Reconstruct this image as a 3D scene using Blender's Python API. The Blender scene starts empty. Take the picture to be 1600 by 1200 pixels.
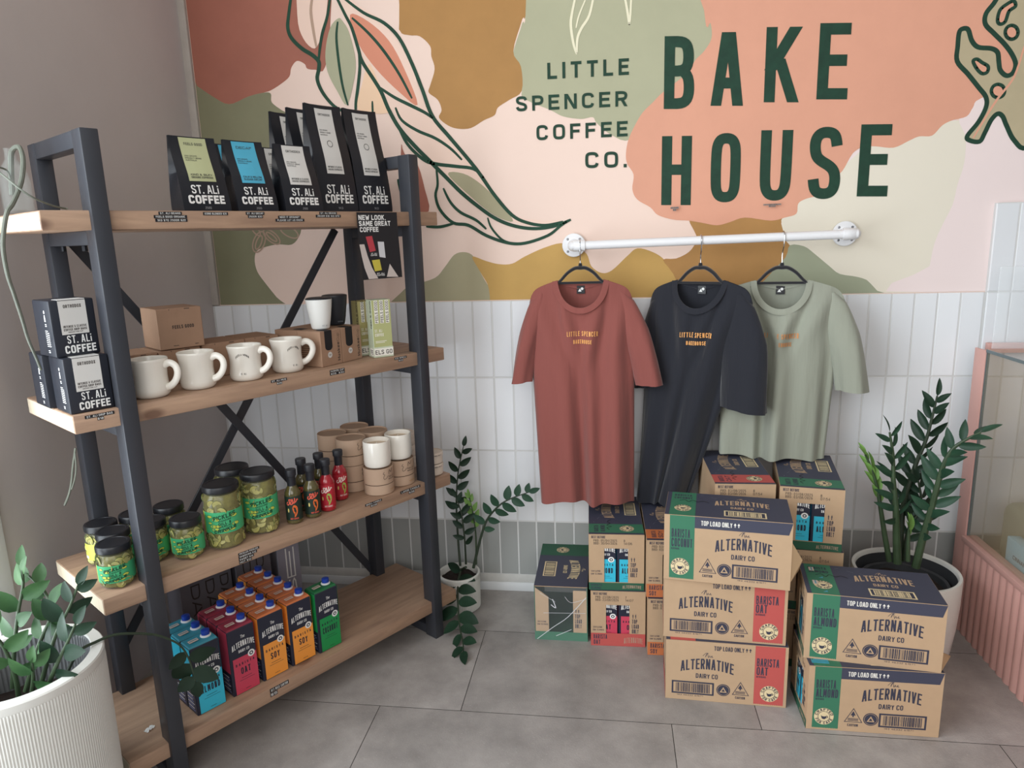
import bpy, bmesh, math, random
from mathutils import Vector, Matrix
import numpy as np
random.seed(7)
D = bpy.data
SC = bpy.context.scene
COL = SC.collection
PI = math.pi
R = math.radians

# ------------------------------------------------------------------ camera
CAM = np.array([1.57544, -2.40627, 1.3])
FPX, PITCH, ROLL, YAW = 1103.2754, 0.2080478, -0.0307641, 0.1407323
def cam_axes():
    cy, sy = math.cos(YAW), math.sin(YAW)
    f0 = np.array([-sy, cy, 0.]); r0 = np.array([cy, sy, 0.]); u0 = np.array([0, 0, 1.])
    cp, sp = math.cos(PITCH), math.sin(PITCH)
    f = cp*f0 - sp*u0; u = sp*f0 + cp*u0
    cr, sr = math.cos(ROLL), math.sin(ROLL)
    return np.array([cr*r0 + sr*u, -sr*r0 + cr*u, f])
RX = cam_axes()
cam = D.cameras.new('camera'); cam.sensor_width = 36; cam.lens = 36*FPX/1600; cam.clip_start = .05
co = D.objects.new('camera', cam); COL.objects.link(co)
M = Matrix.Identity(4)
for i in range(3):
    M[i][0], M[i][1], M[i][2], M[i][3] = RX[0][i], RX[1][i], -RX[2][i], CAM[i]
co.matrix_world = M
SC.camera = co

# ------------------------------------------------------------------ light and exposure
SC.view_settings.view_transform = 'Standard'; SC.view_settings.look = 'None'
SC.view_settings.gamma = 1; SC.view_settings.use_curve_mapping = False
SC.view_settings.exposure = 0.0
w = D.worlds.new('world'); SC.world = w; w.use_nodes = True
bg = w.node_tree.nodes['Background']; bg.inputs[0].default_value = (.80, .88, 1.0, 1); bg.inputs[1].default_value = .28
def area(name, loc, target, sx, sy, power, col):
    l = D.lights.new(name, 'AREA'); l.shape = 'RECTANGLE'; l.size = sx; l.size_y = sy; l.energy = power; l.color = col
    o = D.objects.new(name, l); COL.objects.link(o); o.location = loc
    o.rotation_euler = (Vector(target)-Vector(loc)).to_track_quat('-Z', 'Y').to_euler()
    return o
area('window_daylight', (.06, -2.55, 1.45), (1.06, -2.55, 1.42), 2.7, 2.3, 120, (.88, .95, 1.0))
area('front_fill_light', (1.9, -4.6, 2.0), (1.9, -1.0, 1.0), 3.0, 1.6, 52, (1.0, .97, .93))  # added soft fill from the unseen front of the shop

# ------------------------------------------------------------------ pixel -> place in the room
def ray(u, v):
    return RX.T @ np.array([(u-800)/FPX, (600-v)/FPX, 1.])
def plane(u, v, n, d):
    r = ray(u, v); n = np.array(n, float)
    return CAM + r*((d - CAM@n)/(r@n))
def at(u, v, Y): return plane(u, v, (0, 1, 0), Y)
def onz(u, v, Z): return plane(u, v, (0, 0, 1), Z)
TH = .980976
E_ = np.array([math.cos(TH), math.sin(TH), 0]); NB = np.array([-math.sin(TH), math.cos(TH), 0])
S0 = np.array([.474, -1.1262, 0.])
SL, SD, ST = 1.0487, .3165, .0396
SZ = [1.375, .9596, .5441, .1303]
def sw(a, b, z):
    q = S0 + a*E_ + b*NB; return Vector((q[0], q[1], z))
def front(u, v, d=0.):
    q = plane(u, v, NB, S0@NB + d); return ((q-S0)@E_, q[2])
def away(a, b, r):
    dx, dy = a+.452, b+1.627; L = math.hypot(dx, dy); return a+r*dx/L, b+r*dy/L

# ------------------------------------------------------------------ materials
def lin(h):
    h = h.lstrip('#'); c = [int(h[i:i+2], 16)/255 for i in (0, 2, 4)]
    return tuple(x/12.92 if x <= .04045 else ((x+.055)/1.055)**2.4 for x in c) + (1,)
MATS = {}
def mat(name, hexc, rough=.6, metal=0, var=0., vs=12, bump=0., bs=120, stretch=(1, 1, 1), trans=0, spec=.5, ior=1.45, alpha=1, sheen=0, coat=0, hex2=None):
    if name in MATS: return MATS[name]
    m = D.materials.new(name); m.use_nodes = True; nt = m.node_tree; b = nt.nodes['Principled BSDF']
    c = lin(hexc)
    b.inputs['Base Color'].default_value = c; b.inputs['Roughness'].default_value = rough
    b.inputs['Metallic'].default_value = metal; b.inputs['Specular IOR Level'].default_value = spec
    b.inputs['IOR'].default_value = ior; b.inputs['Transmission Weight'].default_value = trans; b.inputs['Alpha'].default_value = alpha
    if sheen: b.inputs['Sheen Weight'].default_value = sheen
    if coat: b.inputs['Coat Weight'].default_value = coat; b.inputs['Coat Roughness'].default_value = .08
    if var or bump:
        tc = nt.nodes.new('ShaderNodeTexCoord'); mp = nt.nodes.new('ShaderNodeMapping'); mp.inputs['Scale'].default_value = stretch
        nt.links.new(tc.outputs['Object'], mp.inputs[0])
    if var:
        n = nt.nodes.new('ShaderNodeTexNoise'); n.inputs['Scale'].default_value = vs; n.inputs['Detail'].default_value = 6; n.inputs['Roughness'].default_value = .65
        nt.links.new(mp.outputs[0], n.inputs['Vector'])
        r = nt.nodes.new('ShaderNodeValToRGB'); r.color_ramp.elements[0].position = .3; r.color_ramp.elements[1].position = .7
        d = lin(hex2) if hex2 else tuple(x*(1-var) for x in c[:3])+(1,)
        r.color_ramp.elements[0].color = d; r.color_ramp.elements[1].color = tuple(min(1, x*(1+var*.4)) for x in c[:3])+(1,) if not hex2 else c
        nt.links.new(n.outputs['Fac'], r.inputs[0]); nt.links.new(r.outputs[0], b.inputs['Base Color'])
    if bump:
        n2 = nt.nodes.new('ShaderNodeTexNoise'); n2.inputs['Scale'].default_value = bs; n2.inputs['Detail'].default_value = 3
        nt.links.new(mp.outputs[0], n2.inputs['Vector'])
        bp = nt.nodes.new('ShaderNodeBump'); bp.inputs['Strength'].default_value = bump; bp.inputs['Distance'].default_value = .002
        nt.links.new(n2.outputs['Fac'], bp.inputs['Height']); nt.links.new(bp.outputs[0], b.inputs['Normal'])
    MATS[name] = m
    return m

# ------------------------------------------------------------------ mesh builder
class MB:
    def __init__(s): s.v = []; s.f = []; s.m = []; s.sm = []; s.mats = []
    def mi(s, m):
        if m not in s.mats: s.mats.append(m)
        return s.mats.index(m)
    def add(s, vs, fs, m, smooth=False, T=None):
        o = len(s.v); k = s.mi(m)
        if T is not None: vs = [T @ Vector(p) for p in vs]
        s.v += [tuple(p) for p in vs]; s.f += [tuple(i+o for i in f) for f in fs]
        s.m += [k]*len(fs); s.sm += [smooth]*len(fs)
        return s
    def box(s, a, b, m, bev=0., seg=2, T=None, smooth=True):
        x0, y0, z0 = a; x1, y1, z1 = b
        if not bev:
            vs = [(x, y, z) for x in (x0, x1) for y in (y0, y1) for z in (z0, z1)]
            return s.add(vs, [(0, 1, 3, 2), (4, 6, 7, 5), (0, 4, 5, 1), (2, 3, 7, 6), (0, 2, 6, 4), (1, 5, 7, 3)], m, False, T)
        bm = bmesh.new(); bmesh.ops.create_cube(bm, size=1)
        for q in bm.verts: q.co = ((x0+x1)/2+q.co.x*(x1-x0), (y0+y1)/2+q.co.y*(y1-y0), (z0+z1)/2+q.co.z*(z1-z0))
        bmesh.ops.bevel(bm, geom=bm.edges[:], offset=bev, segments=seg, profile=.5, affect='EDGES')
        bm.verts.index_update()
        s.add([q.co[:] for q in bm.verts], [[q.index for q in f.verts] for f in bm.faces], m, smooth, T); bm.free()
        return s
    def lathe(s, prof, m, n=32, c=(0, 0, 0), smooth=True, T=None, cap0=True, cap1=True, a0=0, a1=2*PI):
        full = abs(a1-a0-2*PI) < 1e-6; k = n if full else n+1
        vs = [(c[0]+r*math.cos(a0+(a1-a0)*i/n), c[1]+r*math.sin(a0+(a1-a0)*i/n), c[2]+z) for r, z in prof for i in range(k)]
        fs = []
        for j in range(len(prof)-1):
            for i in range(n):
                i2 = (i+1) % k; fs.append((j*k+i, j*k+i2, (j+1)*k+i2, (j+1)*k+i))
        if full:
            if cap0 and prof[0][0] > 1e-6: fs.append(tuple(range(k-1, -1, -1)))
            if cap1 and prof[-1][0] > 1e-6: fs.append(tuple((len(prof)-1)*k+i for i in range(k)))
        return s.add(vs, fs, m, smooth, T)
    def tube(s, pts, rad, m, n=8, cap=True, T=None, flat=1.):
        pts = [Vector(p) for p in pts]; N = len(pts)
        if not hasattr(rad, '__len__'): rad = [rad]*N
        vs = []; up = None
        for i, p in enumerate(pts):
            t = (pts[min(i+1, N-1)]-pts[max(i-1, 0)]).normalized()
            if up is None: up = Vector((0, 0, 1)) if abs(t.z) < .9 else Vector((1, 0, 0))
            x = t.cross(up).normalized(); y = x.cross(t).normalized(); up = y
            for k in range(n):
                a = 2*PI*k/n; vs.append(p + x*(math.cos(a)*rad[i]) + y*(math.sin(a)*rad[i]*flat))
        fs = [(i*n+k, i*n+(k+1) % n, (i+1)*n+(k+1) % n, (i+1)*n+k) for i in range(N-1) for k in range(n)]
        if cap: fs += [tuple(range(n-1, -1, -1)), tuple((N-1)*n+k for k in range(n))]
        return s.add(vs, fs, m, True, T)
    def polys(s, ps, fr, m, off=.0003):
        """2-D polygons laid on a frame fr(x,y,off)->point"""
        for k, p in enumerate(ps): s.add([fr(x, y, off+(k % 6)*9e-6) for x, y in p], [tuple(range(len(p)))], m)
        return s
    def build(s, name, parent=None, loc=None, rz=0, sharp=35):
        me = D.meshes.new(name); me.from_pydata(s.v, [], s.f)
        for m in s.mats: me.materials.append(m)
        me.polygons.foreach_set('material_index', s.m); me.polygons.foreach_set('use_smooth', s.sm)
        me.update()
        if any(s.sm): me.set_sharp_from_angle(angle=R(sharp))
        o = D.objects.new(name, me); COL.objects.link(o)
        if parent is not None: o.parent = parent
        if loc is not None: o.location = loc
        if rz: o.rotation_euler = (0, 0, rz)
        return o
def tag(o, label, cat, group=None):
    o['label'] = label; o['category'] = cat
    if group: o['group'] = group
    return o
def thing(name, label, cat, loc=(0, 0, 0), rz=0, group=None):
    o = D.objects.new(name, None); COL.objects.link(o); o.empty_display_size = .05
    o.location = loc; o.rotation_euler = (0, 0, rz); return tag(o, label, cat, group)
def struct(o): o['kind'] = 'structure'; return o
def dup(root, label, loc=None, rz=None, group=None, keep=None):
    def cp(o, par):
        c = o.copy(); COL.objects.link(c); c.parent = par
        for ch in o.children:
            if keep is None or keep(ch): cp(ch, c)
        return c
    c = cp(root, None); c['label'] = label
    if group: c['group'] = group
    if loc is not None: c.location = loc
    if rz is not None: c.rotation_euler = (0, 0, rz)
    return c
def flat(O, U, V):
    O, U, V = Vector(O), Vector(U), Vector(V); N = U.cross(V).normalized()
    return lambda x, y, off=0: O + U*x + V*y + N*off
def cyl(c, rf, a0, z0):
    """wraps x round a cylinder; x=0 at angle a0; rf radius (number or function of z)"""
    def f(x, y, off=0):
        r = rf(y+z0) if callable(rf) else rf
        a = a0 + x/r; return Vector((c[0]+(r+off)*math.cos(a), c[1]+(r+off)*math.sin(a), c[2]+z0+y))
    return f

# ------------------------------------------------------------------ 2-D drawing: splines, strokes, lettering
def spline(pts, n=4, closed=False):
    P = [np.array(p, float) for p in pts]; N = len(P); out = []
    rng = range(N) if closed else range(N-1)
    for i in rng:
        g = (lambda k: P[k % N]) if closed else (lambda k: P[min(max(k, 0), N-1)])
        p0, p1, p2, p3 = g(i-1), g(i), g(i+1), g(i+2)
        for k in range(n):
            t = k/n; out.append(tuple(.5*((2*p1)+(-p0+p2)*t+(2*p0-5*p1+4*p2-p3)*t*t+(-p0+3*p1-3*p2+p3)*t**3)))
    if not closed: out.append(tuple(P[-1]))
    return out
def ribbon(pts, w, closed=False, w1=None):
    """quads of a stroke of width w along 2-D pts (w may be a list)"""
    P = [np.array(p[:2], float) for p in pts]; N = len(P)
    if N < 2: return []
    L = []
    for i in range(N):
        a = P[(i-1) % N] if (closed or i > 0) else None; b = P[(i+1) % N] if (closed or i < N-1) else None
        d1 = P[i]-a if a is not None else b-P[i]; d2 = b-P[i] if b is not None else P[i]-a
        d1 = d1/(np.hypot(*d1)+1e-9); d2 = d2/(np.hypot(*d2)+1e-9)
        n1 = np.array([-d1[1], d1[0]]); n2 = np.array([-d2[1], d2[0]]); n = n1+n2; q = np.hypot(*n)
        n = n1 if q < .3 else n/q
        k = 1/max(.45, n@n1); ww = w[i] if hasattr(w, '__len__') else w
        L.append((P[i]+n*k*ww/2, P[i]-n*k*ww/2))
    out = []
    for i in range(N if closed else N-1):
        j = (i+1) % N; out.append([tuple(L[i][1]), tuple(L[j][1]), tuple(L[j][0]), tuple(L[i][0])])
    return out
def disc(x, y, r, n=20, ry=None): return [(x+r*math.cos(2*PI*k/n), y+(ry or r)*math.sin(2*PI*k/n)) for k in range(n)]
def rect(x0, y0, x1, y1): return [(x0, y0), (x1, y0), (x1, y1), (x0, y1)]
def ring(x, y, r, w, n=22): return ribbon(disc(x, y, r, n), w, True)
C_ = [(1, .74), (.93, .92), (.72, 1), (.28, 1), (.07, .92), (0, .76), (0, .24), (.07, .08), (.28, 0), (.72, 0), (.93, .08), (1, .26)]
O_ = [(.28, 1), (.07, .92), (0, .76), (0, .24), (.07, .08), (.28, 0), (.72, 0), (.93, .08), (1, .24), (1, .76), (.93, .92), (.72, 1), (.28, 1)]
S_ = [(1, .78), (.92, .94), (.7, 1), (.3, 1), (.06, .92), (0, .78), (.08, .62), (.3, .54), (.7, .46), (.93, .37), (1, .22), (.93, .07), (.7, 0), (.3, 0), (.07, .07), (0, .24)]
GL = {'A': (.66, [[(0, 0), (.43, 1)], [(1, 0), (.57, 1)], [(.14, .28), (.86, .28)]]),
 'B': (.6, [[(0, .5), (0, 1), (.68, 1), (.93, .9), (.95, .64), (.7, .53), (0, .53)], [(.7, .53), (.98, .42), (1, .12), (.72, 0), (0, 0), (0, .5)]]),
 'C': (.62, [C_]), 'D': (.62, [[(0, .5), (0, 1), (.6, 1), (.92, .88), (1, .7), (1, .3), (.92, .12), (.6, 0), (0, 0), (0, .5)]]),
 'E': (.54, [[(1, 1), (0, 1), (0, 0), (1, 0)], [(0, .52), (.88, .52)]]), 'F': (.52, [[(1, 1), (0, 1), (0, 0)], [(0, .5), (.88, .5)]]),
 'G': (.64, [C_[:-1]+[(1, .28), (1, .48), (.55, .48)]]), 'H': (.62, [[(0, 0), (0, 1)], [(1, 0), (1, 1)], [(0, .52), (1, .52)]]),
 'I': (.0, [[(.5, 0), (.5, 1)]]), 'J': (.5, [[(1, 1), (1, .2), (.85, .04), (.5, 0), (.15, .05), (0, .25)]]),
 'K': (.6, [[(0, 0), (0, 1)], [(1, 1), (0, .42)], [(.36, .6), (1, 0)]]), 'L': (.5, [[(0, 1), (0, 0), (1, 0)]]),
 'M': (.8, [[(0, 0), (0, 1)], [(.04, 1), (.5, .2)], [(.96, 1), (.5, .2)], [(1, 0), (1, 1)]]), 'N': (.64, [[(0, 0), (0, 1)], [(.04, 1), (.96, 0)], [(1, 0), (1, 1)]]), 'O': (.64, [O_]),
 'P': (.58, [[(0, 0), (0, 1), (.7, 1), (.96, .9), (1, .72), (.94, .54), (.7, .44), (0, .44)]]), 'Q': (.64, [O_, [(.6, .25), (1, -.05)]]),
 'R': (.6, [[(0, 0), (0, 1), (.7, 1), (.96, .9), (1, .73), (.92, .55), (.7, .47), (0, .47)], [(.55, .47), (1, 0)]]), 'S': (.58, [S_]),
 'T': (.58, [[(0, 1), (1, 1)], [(.5, 1), (.5, 0)]]), 'U': (.62, [[(0, 1), (0, .24), (.08, .08), (.3, 0), (.7, 0), (.92, .08), (1, .24), (1, 1)]]),
 'V': (.64, [[(0, 1), (.45, 0)], [(1, 1), (.55, 0)]]), 'W': (.9, [[(0, 1), (.25, 0)], [(.5, .85), (.25, 0)], [(.5, .85), (.75, 0)], [(1, 1), (.75, 0)]]), 'X': (.62, [[(0, 0), (1, 1)], [(0, 1), (1, 0)]]),
 'Y': (.62, [[(0, 1), (.5, .45), (1, 1)], [(.5, .45), (.5, 0)]]), 'Z': (.58, [[(0, 1), (1, 1), (0, 0), (1, 0)]]),
 '0': (.56, [O_]), '1': (.25, [[(0, .8), (1, 1), (1, 0)]]), '2': (.54, [[(0, .78), (.1, .94), (.35, 1), (.7, 1), (.95, .9), (.98, .66), (0, 0), (1, 0)]]),
 '3': (.54, [[(0, .9), (.3, 1), (.75, 1), (.95, .88), (.9, .6), (.5, .53)], [(.5, .53), (.92, .45), (1, .15), (.75, 0), (.3, 0), (0, .12)]]),
 '4': (.56, [[(.75, 0), (.75, 1), (0, .3), (1, .3)]]), '5': (.54, [[(.95, 1), (.08, 1), (0, .55), (.6, .62), (.95, .5), (1, .2), (.75, 0), (.25, 0), (0, .12)]]),
 '6': (.54, [[(.9, .95), (.4, .98), (.05, .7), (0, .25), (.3, 0), (.75, 0), (1, .2), (.95, .48), (.6, .58), (.05, .45)]]), '7': (.52, [[(0, 1), (1, 1), (.3, 0)]]),
 '8': (.54, [[(.5, .53), (.08, .65), (.1, .92), (.5, 1), (.9, .92), (.92, .65), (.5, .53), (0, .35), (.05, .08), (.5, 0), (.95, .08), (1, .35), (.5, .53)]]),
 '9': (.54, [[(.1, .05), (.6, .02), (.95, .3), (1, .75), (.7, 1), (.25, 1), (0, .8), (.05, .52), (.4, .42), (.95, .55)]]),
 '.': (.0, [[(.5, 0), (.5, .02)]]), ',': (.08, [[(1, .05), (0, -.16)]]), ':': (.0, [[(.5, .12), (.5, .14)], [(.5, .6), (.5, .62)]]), '-': (.35, [[(0, .45), (1, .45)]]),
 '/': (.4, [[(0, 0), (1, 1)]]), '&': (.62, [[(1, 0), (.15, .75), (.3, 1), (.6, .95), (.6, .75), (.1, .35), (.1, .1), (.4, 0), (.9, .4)]]), '$': (.5, [S_, [(.5, -.1), (.5, 1.1)]]),
 '?': (.5, [[(0, .8), (.2, 1), (.8, 1), (1, .75), (.5, .45), (.5, .28)], [(.5, .0), (.5, .02)]]), '(': (.2, [[(1, 1), (0, .5), (1, 0)]]), ')': (.2, [[(0, 1), (1, .5), (0, 0)]]),
 'i': (.0, [[(.5, 0), (.5, .7)], [(.5, .95), (.5, 1.)]]), 'h': (.45, [[(0, 0), (0, 1)], [(0, .5), (.5, .68), (1, .5), (1, 0)]]),
 'e': (.45, [[(0, .35), (1, .35), (.9, .6), (.5, .7), (.1, .6), (0, .35), (.1, .08), (.5, 0), (.95, .1)]]), 'u': (.45, [[(0, .7), (0, .15), (.4, 0), (1, .2), (1, .7)], [(1, .2), (1, 0)]]),
 's': (.4, [[(1, .6), (.5, .7), (.05, .55), (.5, .36), (1, .18), (.5, 0), (0, .1)]]), 'k': (.45, [[(0, 0), (0, 1)], [(1, .7), (0, .3)], [(.4, .45), (1, 0)]]),
 'o': (.45, [[(.5, .7), (.1, .6), (0, .35), (.1, .1), (.5, 0), (.9, .1), (1, .35), (.9, .6), (.5, .7)]]), 'p': (.45, [[(0, .7), (0, -.3)], [(0, .6), (.6, .7), (1, .4), (.6, 0), (0, .1)]]),
 '^': (.36, [[(.5, 0), (.5, .8)], [(0, .55), (.5, 1), (1, .55)]])}
def chaikin(pl, closed, hard, it=2):
    P = list(pl[:-1]) if closed else list(pl)
    keep = {q for q in P if hard and q[0] == 0}
    for _ in range(it):
        Q = []; n = len(P)
        for i in range(n if closed else n):
            p = P[i]
            if p in keep or (not closed and i in (0, n-1)): Q.append(p); continue
            a, b = P[(i-1) % n], P[(i+1) % n]
            Q += [tuple(.75*p[k]+.25*a[k] for k in (0, 1)), tuple(.75*p[k]+.25*b[k] for k in (0, 1))]
        P = Q
    return P+[P[0]] if closed else P
def text(s, h, x=0, y=0, width=None, wt=.16, sp=.16, asp=1., align='l', rnd=False):
    """stroke lettering of cap height h: list of quads; width fits the letters to that length"""
    ws = [GL.get(c, GL.get(c.upper(), (.3, [])))[0] if c != ' ' else .3 for c in s]
    t = wt*h
    if width: t = min(t, (.32 if len(s) > 1 else .36)*width/max(1, len(s)))
    extra = sum(t if c != ' ' else 0 for c in s) + sp*h*(len(s)-1)
    tot = sum(ws)*h
    if width: asp = max(.12, (width-extra)/max(tot, 1e-6))
    W = tot*asp + extra
    cx = x - (W/2 if align == 'c' else W if align == 'r' else 0)
    out = []
    for c, wd in zip(s, ws):
        if c == ' ': cx += wd*h*asp + sp*h; continue
        g = GL.get(c) or GL.get(c.upper())
        if g:
            for pl in g[1]:
                if len(pl) == 2 and pl[0][0] != pl[1][0] and abs(pl[0][1]-pl[1][1]) > .3 and wd > 0:      # slanted strokes are cut level
                    q = []
                    for px, py in pl: q.append((cx+t/2+px*wd*h*asp, y+(0 if py == 0 else h if py == 1 else t/2+py*(h-t))))
                    dx, dy = q[1][0]-q[0][0], q[1][1]-q[0][1]; k = t/2*math.hypot(dx, dy)/abs(dy)
                    if dy < 0: q = q[::-1]
                    out.append([(q[0][0]-k, q[0][1]), (q[0][0]+k, q[0][1]), (q[1][0]+k, q[1][1]), (q[1][0]-k, q[1][1])]); continue
                closed = pl[0] == pl[-1] and len(pl) > 4 and c not in 'BD'
                if rnd and c in 'BCDGJOPQRSU0235689&$': pl = chaikin(pl, closed, c in 'BDPR')
                pts = [(cx+t/2+px*wd*h*asp, y+t/2+py*(h-t)) for px, py in pl]
                if closed: out += ribbon(pts[:-1], t, True); continue
                if len(pts) == 2 and abs(pts[0][1]-pts[1][1]) < .1*h and abs(pts[0][0]-pts[1][0]) < 1e-9:
                    pts = [(pts[0][0], pts[0][1]-t/2), (pts[0][0], pts[0][1]+t/2+.02*h)]
                elif len(pts) > 1 and pl[0] != pl[-1]:
                    for e, (i, j) in enumerate(((0, 1), (-1, -2))):      # square caps on free ends of uprights
                        if pl[i][1] in (0, 1) and abs(pl[i][0]-pl[j][0]) < .5 and abs(pl[i][1]-pl[j][1]) > .3 and c not in 'CGSJ':
                            d = np.array(pts[i])-np.array(pts[j]); d = d/np.hypot(*d); pts[i] = tuple(np.array(pts[i])+d*t/2/max(.5, abs(d[1])))
                        elif abs(pl[i][1]-pl[j][1]) < 1e-6 and c in 'EFLTZH-':
                            d = np.array(pts[i])-np.array(pts[j]); d = d/np.hypot(*d); pts[i] = tuple(np.array(pts[i])+d*t/2*(1 if c != 'H' else 0))
                out += ribbon(pts, t, pl[0] == pl[-1] and False)
        cx += wd*h*asp + t + sp*h
    return out
def warp(ps, fn): return [[fn(x, y) for x, y in p] for p in ps]
def arch(ps, xc, half, rise, fan=0.):
    return warp(ps, lambda x, y: (xc+(x-xc)*(1+fan*y*0), y + rise*(1-((x-xc)/half)**2)))

# ================================================================== the room
plain = dict(rough=.75)
M_wall = mat('grey_wall_paint', '#c6bfbd', .8, var=.05, vs=3, bump=.15, bs=60)
M_ceil = mat('ceiling_paint', '#d8d5d0', .9)
M_trim = mat('pale_trim', '#b9b1a9', .7, var=.12, vs=14)
M_white = mat('white_paint', '#e4e6e8', .5)
M_grout_w = mat('white_grout', '#d3d3d2', .9)
M_black = mat('matt_black', '#15161a', .6)
def tile_mat(name, hexc, d=.06):
    m = mat(name, hexc, .12, bump=.25, bs=14, coat=.3)
    nt = m.node_tree; b = nt.nodes['Principled BSDF']; g = nt.nodes.new('ShaderNodeNewGeometry'); mx = nt.nodes.new('ShaderNodeMix'); mx.data_type = 'RGBA'
    c = lin(hexc); mx.inputs[6].default_value = c; mx.inputs[7].default_value = tuple(x*(1-d*2) for x in c[:3])+(1,)
    nt.links.new(g.outputs['Random Per Island'], mx.inputs[0]); nt.links.new(mx.outputs[2], b.inputs['Base Color']); return m
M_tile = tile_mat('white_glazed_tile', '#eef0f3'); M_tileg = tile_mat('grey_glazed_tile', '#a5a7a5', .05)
ZT = [.0654, .2777, .5451, .8125, 1.082]
X0, XP = .148, 2.742
YB = -.0  # painted wall plane

mb = MB(); mb.box((-.1, 0, -.05), (4.6, .12, 2.8), mat('peach_mural_ground', '#efd5c7', .75, bump=.1, bs=50))
wall_back = struct(mb.build('wall_back'))
mb = MB(); mb.box((0, -6, -.06), (4.6, .12, -.004), mat('dark_joint', '#3b3835', .9))
fm = mat('grey_floor_tile', '#a19b97', .42, var=.30, vs=7, bump=.25, bs=220)
nt = fm.node_tree; b_ = nt.nodes['Principled BSDF']; g_ = nt.nodes.new('ShaderNodeNewGeometry'); hs = nt.nodes.new('ShaderNodeHueSaturation')
src = b_.inputs['Base Color'].links[0].from_socket
mr = nt.nodes.new('ShaderNodeMapRange'); mr.inputs[3].default_value = .9; mr.inputs[4].default_value = 1.08
nt.links.new(g_.outputs['Random Per Island'], mr.inputs[0]); nt.links.new(mr.outputs[0], hs.inputs['Value']); nt.links.new(src, hs.inputs['Color'])
sp_ = nt.nodes.new('ShaderNodeTexNoise'); sp_.inputs['Scale'].default_value = 260; sp_.inputs['Detail'].default_value = 2
tc_ = nt.nodes.new('ShaderNodeTexCoord'); nt.links.new(tc_.outputs['Object'], sp_.inputs['Vector'])
sr = nt.nodes.new('ShaderNodeValToRGB'); sr.color_ramp.elements[0].position = .66; sr.color_ramp.elements[1].position = .74
sr.color_ramp.elements[0].color = (0, 0, 0, 1); sr.color_ramp.elements[1].color = (.45, .45, .45, 1)
nt.links.new(sp_.outputs['Fac'], sr.inputs[0]); mxs = nt.nodes.new('ShaderNodeMix'); mxs.data_type = 'RGBA'; mxs.inputs[7].default_value = lin('#c9c6c2')
nt.links.new(sr.outputs[0], mxs.inputs[0]); nt.links.new(hs.outputs[0], mxs.inputs[6]); nt.links.new(mxs.outputs[2], b_.inputs['Base Color'])
row = 0; y = .11
for row in range(-1, 15):
    y1 = -.29-.41*row; y0 = y1-.41; off = 1.16 if row % 2 == 0 else .926
    if row == -1: y1 = 0
    for k in range(-2, 6):
        xa, xb = max(0, off+k*.8125), min(4.6, off+(k+1)*.8125)
        if xb-xa > .01: mb.add([(xa+.0009, y0+.0009, 0), (xb-.0009, y0+.0009, 0), (xb-.0009, y1-.0009, 0), (xa+.0009, y1-.0009, 0)], [(0, 1, 2, 3)], fm)
floor = struct(mb.build('floor'))
mb = MB(); mb.box((0, -6, 2.75), (4.6, .1, 2.85), M_ceil); struct(mb.build('ceiling'))
# left wall with its window
WY0, WY1, WZ0, WZ1 = -1.03, -4.1, .22, 2.6
mb = MB()
mb.box((0, WY0, 0), (.148, .1, 2.8), M_wall); mb.box((0, WY1, 0), (.148, WY0, WZ0), M_wall)
mb.box((0, WY1, WZ1), (.148, WY0, 2.8), M_wall); mb.box((0, -6, 0), (.148, WY1, 2.8), M_wall)
wall_left = struct(mb.build('wall_left'))
mb = MB(); fw = .055
mb.box((.02, WY0-fw, WZ0), (.16, WY0+.004, WZ1), M_white, .004); mb.box((.02, WY1, WZ0), (.16, WY1+fw, WZ1), M_white, .004)
mb.box((.02, WY1, WZ0-.01), (.17, WY0, WZ0+fw), M_white, .004); mb.box((.02, WY1, WZ1-fw), (.16, WY0, WZ1), M_white, .004)
struct(mb.build('window_1'))
mb = MB(); mb.box((.146, -.014, 1.082), (.174, .001, 2.8), M_trim, .003); struct(mb.build('trim_1'))
mb = MB(); mb.box((.148, -.014, 0), (2.72, 0, .034), M_white, .002); mb.box((.148, -.011, .034), (2.72, 0, .0654), mat('baseboard_white', '#d5d3cf', .6, var=.08, vs=30), .002)
struct(mb.build('baseboard_back'))
# glazed tiles
mb = MB(); TW = .068028
mb.box((.148, -.0088, .0654), (XP, 0, 1.079), M_grout_w); mb.box((XP, -.0208, 0), (4.6, 0, 1.351), M_grout_w)
def tile(xa, xb, za, zb, yb, m):
    g = .0014; b = .0022; t1 = random.uniform(-.0005, .0005); t2 = random.uniform(-.0005, .0005); d = .0045
    xa += g; xb -= g; za += g; zb -= g
    vs = [(xa, yb, za), (xb, yb, za), (xb, yb, zb), (xa, yb, zb),
          (xa+b, yb-d+t1+t2, za+b), (xb-b, yb-d-t1+t2, za+b), (xb-b, yb-d-t1-t2, zb-b), (xa+b, yb-d+t1-t2, zb-b)]
    mb.add(vs, [(4, 5, 6, 7), (0, 1, 5, 4), (1, 2, 6, 5), (2, 3, 7, 6), (3, 0, 4, 7)], m)
nc = 0
while X0+nc*TW < 4.6:
    xa = X0+.005+nc*TW - .0; xb = xa+TW; nc += 1
    if xa < XP-.02:
        xb = min(xb, XP)
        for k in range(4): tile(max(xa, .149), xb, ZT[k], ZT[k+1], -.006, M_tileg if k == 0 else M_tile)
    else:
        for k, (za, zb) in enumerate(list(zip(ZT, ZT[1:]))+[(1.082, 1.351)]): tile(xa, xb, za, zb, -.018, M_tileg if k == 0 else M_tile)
tiles = mb.build('tile_panel', wall_back); struct(tiles)

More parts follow.
